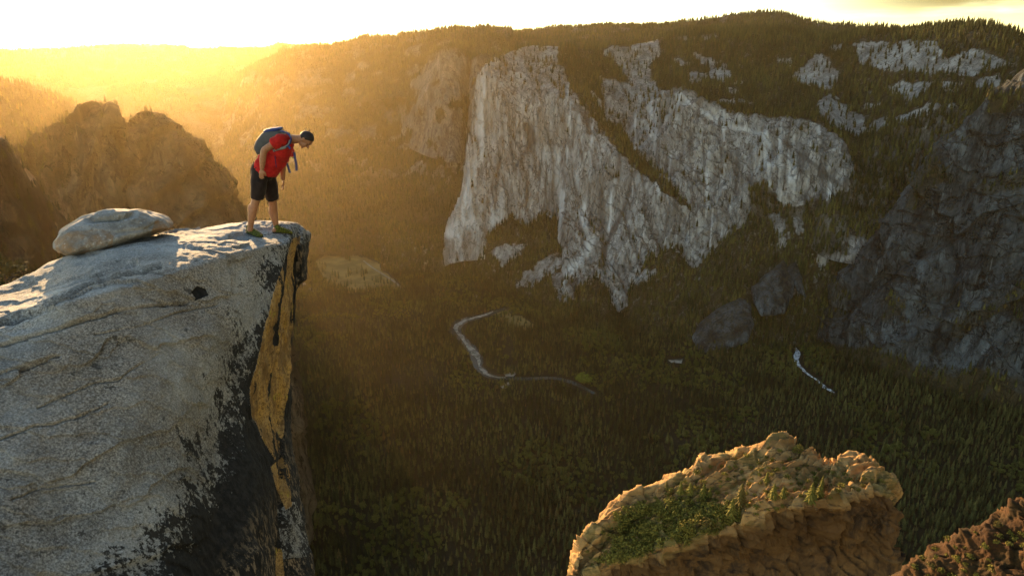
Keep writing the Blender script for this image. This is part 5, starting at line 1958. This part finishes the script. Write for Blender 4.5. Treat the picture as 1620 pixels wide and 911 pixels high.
# hair
hv = PB()
hv.ball((0, 0, 0), (1, 1, 1), None, 48, 32)
V = hv.V[0]
fL, lL, uL = V[:, 0].copy(), V[:, 1].copy(), V[:, 2].copy()
rad = np.ones(len(V))
cut = smooth(0.10, 0.30, fL * 0.9 - uL * 0.85 - 0.02)          # uncovered face
low_ = smooth(-0.45, -0.62, uL)
side_ = smooth(-0.05, -0.25, uL) * smooth(-0.30, -0.05, fL)
rad *= 1 - 0.2 * np.clip(cut + low_ + side_, 0, 1)
rad *= 1 + 0.055 * fbm(V * 5.5, 4) + 0.05 * np.maximum(0, uL) * fbm(V * 11, 2)
rad *= 1 + 0.05 * fbm(V * [14, 5, 14], 2) * (uL > -0.2)
Vh = V * rad[:, None] * [0.107, 0.084, 0.105]
hv.V[0] = HC + (Vh[:, 0:1] - 0.010) * Fh + Vh[:, 1:2] * Lh + (Vh[:, 2:3] + 0.022) * Uh
pobj('hair', hv.mesh('hair', M['hair']), body)
for s in (-1, 1):
    e = PB().tube([hd(0.094, s * 0.016, 0.030), hd(0.093, s * 0.032, 0.035), hd(0.080, s * 0.050, 0.030)], [0.004, 0.0055, 0.003], 6)
    pobj('eyebrow', e.mesh('eyebrow', M['hair']), body)
    e = PB().ball(hd(0.078, s * 0.031, 0.008), (0.011, 0.013, 0.008), FR, 12, 8)
    pobj('eye', e.mesh('eye', M['hair']), body)

# red shirt
T_ = PB()
T_.tube(*spread([Q(419.5, 271), Q(424, 262), Q(434, 249), Q(444, 236), Q(452, 227), Q(459, 222.5)],
                [(0.195, 0.172), (0.190, 0.175), (0.190, 0.182), (0.205, 0.160), (0.195, 0.120), (0.085, 0.080)]), 36, SIDE)
T_.tube(*spread([Q(452, 221, -0.08), sh_r, Q(437.5, 226.5, -0.222), Q(431.5, 229.5, -0.242)], [0.085, 0.085, 0.082, 0.078]), 20)
T_.tube(*spread([Q(453, 222, 0.08), sh_l, Q(455.5, 235, 0.215), Q(456.5, 246, 0.23)], [0.080, 0.082, 0.080, 0.076]), 20)
shm = remeshed(T_.mesh('shirt', M['shirt']), 'shirt', 0.008, M['shirt'], 4, 0.5)
co = np.empty(len(shm.vertices) * 3, np.float32)
nn_ = np.empty(len(shm.vertices) * 3, np.float32)
shm.vertices.foreach_get('co', co)
shm.vertices.foreach_get('normal', nn_)
co, nn_ = co.reshape(-1, 3), nn_.reshape(-1, 3)
dgm = co @ np.array([[0.6, 0, 0.8], [0, 1, 0], [-0.8, 0, 0.6]])
co = co + nn_ * (0.034 * ridged(dgm * [3.0, 3.0, 8], 3) - 0.011)[:, None]
shm.vertices.foreach_set('co', co.astype(np.float32).ravel())
shm.update()
shirt = pobj('shirt', shm, person)

# dark shorts
K = PB()
K.tube(*spread([Q(416.5, 264), Q(414.5, 272), Q(416, 284)], [(0.178, 0.150), (0.182, 0.155), (0.175, 0.130)]), 30, SIDE)
K.tube(*spread([Q(411, 274, -0.085), Q(409, 292, -0.11 + YRD * .3), Q(407, 313.5, YRD * 0.85)], [(0.110, 0.118), (0.112, 0.108), (0.108, 0.092)]), 24, SIDE)
K.tube(*spread([Q(422, 274, 0.085), Q(427.5, 294, YLD * .6), Q(431.2, 314.5, YLD * 0.85)], [(0.120, 0.115), (0.118, 0.102), (0.112, 0.088)]), 24, SIDE)
skm = remeshed(K.mesh('shorts', M['shorts']), 'shorts', 0.008, M['shorts'], 3, 0.5)
co = np.empty(len(skm.vertices) * 3, np.float32)
nn_ = np.empty(len(skm.vertices) * 3, np.float32)
skm.vertices.foreach_get('co', co)
skm.vertices.foreach_get('normal', nn_)
co, nn_ = co.reshape(-1, 3), nn_.reshape(-1, 3)
co = co + nn_ * (0.009 * ridged(co * [9, 7, 2.5], 3))[:, None]
skm.vertices.foreach_set('co', co.astype(np.float32).ravel())
skm.update()
pobj('shorts', skm, person)

# shoes
for tr_, hr_, an_ in ((toe_r, heel_r, an_r), (toe_l, heel_l, an_l)):
    ax = tr_ - hr_
    ln = np.linalg.norm(ax)
    ax /= ln
    sd_ = np.cross([0, 0, 1.0], ax)
    sd_ /= np.linalg.norm(sd_)
    up_ = np.cross(ax, sd_)
    ln = max(ln, 0.31)
    mid_ = (tr_ + hr_) / 2
    st_ = mid_ - ax * ln / 2

    def sp_(t, h):
        return st_ + ax * ln * t + up_ * h
    H = PB()
    H.tube(*spread([sp_(-0.02, 0.045), sp_(0.10, 0.050), sp_(0.32, 0.056), sp_(0.55, 0.048), sp_(0.80, 0.038), sp_(0.98, 0.030), sp_(1.03, 0.026)],
                   [(0.022, 0.030), (0.042, 0.050), (0.044, 0.056), (0.047, 0.050), (0.050, 0.040), (0.038, 0.028), (0.012, 0.012)]), 18, sd_)
    H.tube([sp_(0.20, 0.05), sp_(0.16, 0.095), an_ * 0.25 + sp_(0.15, 0.11) * 0.75], [0.044, 0.044, 0.046], 16)
    sm = remeshed(H.mesh('shoe', M['shoe']), 'shoe', 0.007, M['shoe'], 4, 0.5)
    sh = pobj('shoe', sm, person)
    Z = PB()
    Z.tube(*spread([sp_(-0.03, 0.014), sp_(0.15, 0.014), sp_(0.5, 0.013), sp_(0.82, 0.013), sp_(1.04, 0.018)],
                   [(0.026, 0.014), (0.041, 0.016), (0.043, 0.014), (0.048, 0.013), (0.016, 0.010)]), 16, sd_)
    pobj('sole', Z.mesh('sole', M['sole']), sh)
    Z = PB()
    for tt in (0.36, 0.45, 0.54, 0.63):
        hh = 0.104 - (tt - 0.36) * 0.10
        Z.tube([sp_(tt - .01, hh - 0.012) + sd_ * 0.036, sp_(tt, hh), sp_(tt + .01, hh - 0.012) - sd_ * 0.036], [0.005] * 3, 6)
    pobj('lace', Z.mesh('lace', M['lace']), sh)

# ------------------------------------------------------------------ backpack worn by the person
pack = thing('backpack', tuple(Q(424, 224)))
tag(pack, "grey backpack with blue lid and straps on the person's back", 'backpack')
PO = np.array(pack.location)


def across(outline, y0, y1, mat, name, m=17, p=4.0, blend=0.0):
    """a rounded bag: the side outline carried across the back"""
    o2 = np.asarray(outline, float)
    d = np.hypot(*np.diff(np.vstack([o2, o2[:1]]), axis=0).T)
    t = np.concatenate([[0], np.cumsum(d)])
    q = np.linspace(0, t[-1], 64, endpoint=False)
    c2 = np.vstack([o2, o2[:1]])
    O = np.stack([np.interp(q, t, c2[:, 0]), np.interp(q, t, c2[:, 1])], 1)
    for _ in range(3):
        O = 0.25 * np.roll(O, 1, 0) + 0.5 * O + 0.25 * np.roll(O, -1, 0)
    c = O.mean(0)
    tt = np.sin(np.linspace(-math.pi / 2, math.pi / 2, m))
    ymid, yh = (y0 + y1) / 2, (y1 - y0) / 2
    flat = at_y(O[:, 0], O[:, 1], YM + ymid)
    cc = at_y(c[0], c[1], YM + ymid)
    G = []
    for k in tt:
        s = max(0.0, 1 - abs(k) ** p) ** (1 / p)
        g = cc + (flat - cc) * max(s, 0.02)
        g[:, 1] += k * yh
        G.append(g)
    G = np.stack(G, 1)
    G = G + 0.010 * fbm(G * 9.0, 3)[..., None] * np.array([1, 0.5, 1])
    return pobj(name, mesh_np(name, G - PO, grid_faces(64, m, True, wrap_u=True), mat), pack)


across([(419, 207.5), (425, 205), (434, 204), (443, 205), (449, 209), (450, 214), (444, 220), (434, 228), (424, 236.5), (413, 244), (409, 245), (406, 239), (403.5, 231), (407, 222.5), (412.5, 214.5)],
       -0.14, 0.14, M['bag'], 'pack_body')
across([(418, 208), (421, 204), (431, 202.3), (442, 201), (446, 204), (443, 206.5), (432, 207.5), (421, 210)], -0.115, 0.115, M['bag_blue'], 'lid')


def ribbon(name, pts, w, th, mat, side=None, parent=None):
    P, r = spread(pts, [(w, th)] * len(pts), 6)
    return pobj(name, PB().tube(P, r, 10, SIDE if side is None else side).mesh(name, mat), parent or pack)


# shoulder straps hugging chest and shoulder, near and far
for s, dx in ((-1, 0.0), (1, 2.0)):
    y = s * 0.150
    ribbon('shoulder_strap', [Q(444 + dx, 207.5, y), Q(451 + dx, 209, y), Q(457 + dx, 213.5, y), Q(460.5 + dx, 220, y * 1.05), Q(459 + dx, 227, y * 1.2), Q(452 + dx, 233.5, y * 1.38)], 0.026, 0.008, M['bag_blue'])
    ribbon('strap_pad', [Q(458.3 + dx, 222, y * 1.14), Q(455.5 + dx, 229.5, y * 1.36), Q(449 + dx, 234.0, y * 1.46), Q(440 + dx, 236.0, y * 1.5), Q(432 + dx, 238.5, y * 1.42)], 0.020, 0.010, M['strap_grey'],
           side=np.array([0.55, 0, 0.83]))
ribbon('strap_buckle', [Q(456, 231.5, -0.215), Q(458, 233.5, -0.222), Q(459, 236, -0.222)], 0.016, 0.008, M['bag_blue'], side=np.array([0.8, 0, 0.6]))
ribbon('hanging_strap', [Q(465.5, 241, 0.02), Q(466.5, 249, 0.0), Q(468.2, 258, 0.0), Q(469.2, 270, 0.0)], 0.017, 0.010, M['bag_blue'], side=np.array([1, 0, 0]))
ribbon('hanging_strap', [Q(453.6, 257.5, 0.05), Q(455, 262, 0.05), Q(457, 268, 0.05), Q(459.3, 274, 0.05)], 0.017, 0.010, M['bag_blue'], side=np.array([1, 0, 0]))
ribbon('cord', [Q(434.7, 238, -0.225), Q(435, 246, -0.205), Q(436, 256, -0.205), Q(437.2, 265, -0.20)], 0.006, 0.006, M['cord'], side=np.array([1, 0, 0]))
#@@END@@

# ------------------------------------------------------------------ haze
hb = bmesh.new()
bmesh.ops.create_cube(hb, size=1.0)
hm = bpy.data.meshes.new('haze')
hb.to_mesh(hm)
hb.free()
ho = obj('haze', hm)
ho.scale = (28000, 28000, 1500)
ho.location = (0, 0, -1100 + 750)
tag(ho, 'golden evening haze filling the valley', 'haze', kind='stuff')
km = bpy.data.materials.new('haze_air')
km.use_nodes = True
kt = km.node_tree
kt.nodes.clear()
ko = kt.nodes.new('ShaderNodeOutputMaterial')
kv = kt.nodes.new('ShaderNodeVolumePrincipled')
kv.inputs['Color'].default_value = (1.0, 0.76, 0.38, 1)
kv.inputs['Density'].default_value = HAZE_DENSITY
kv.inputs['Anisotropy'].default_value = 0.76
kt.links.new(kv.outputs[0], ko.inputs['Volume'])
hm.materials.append(km)
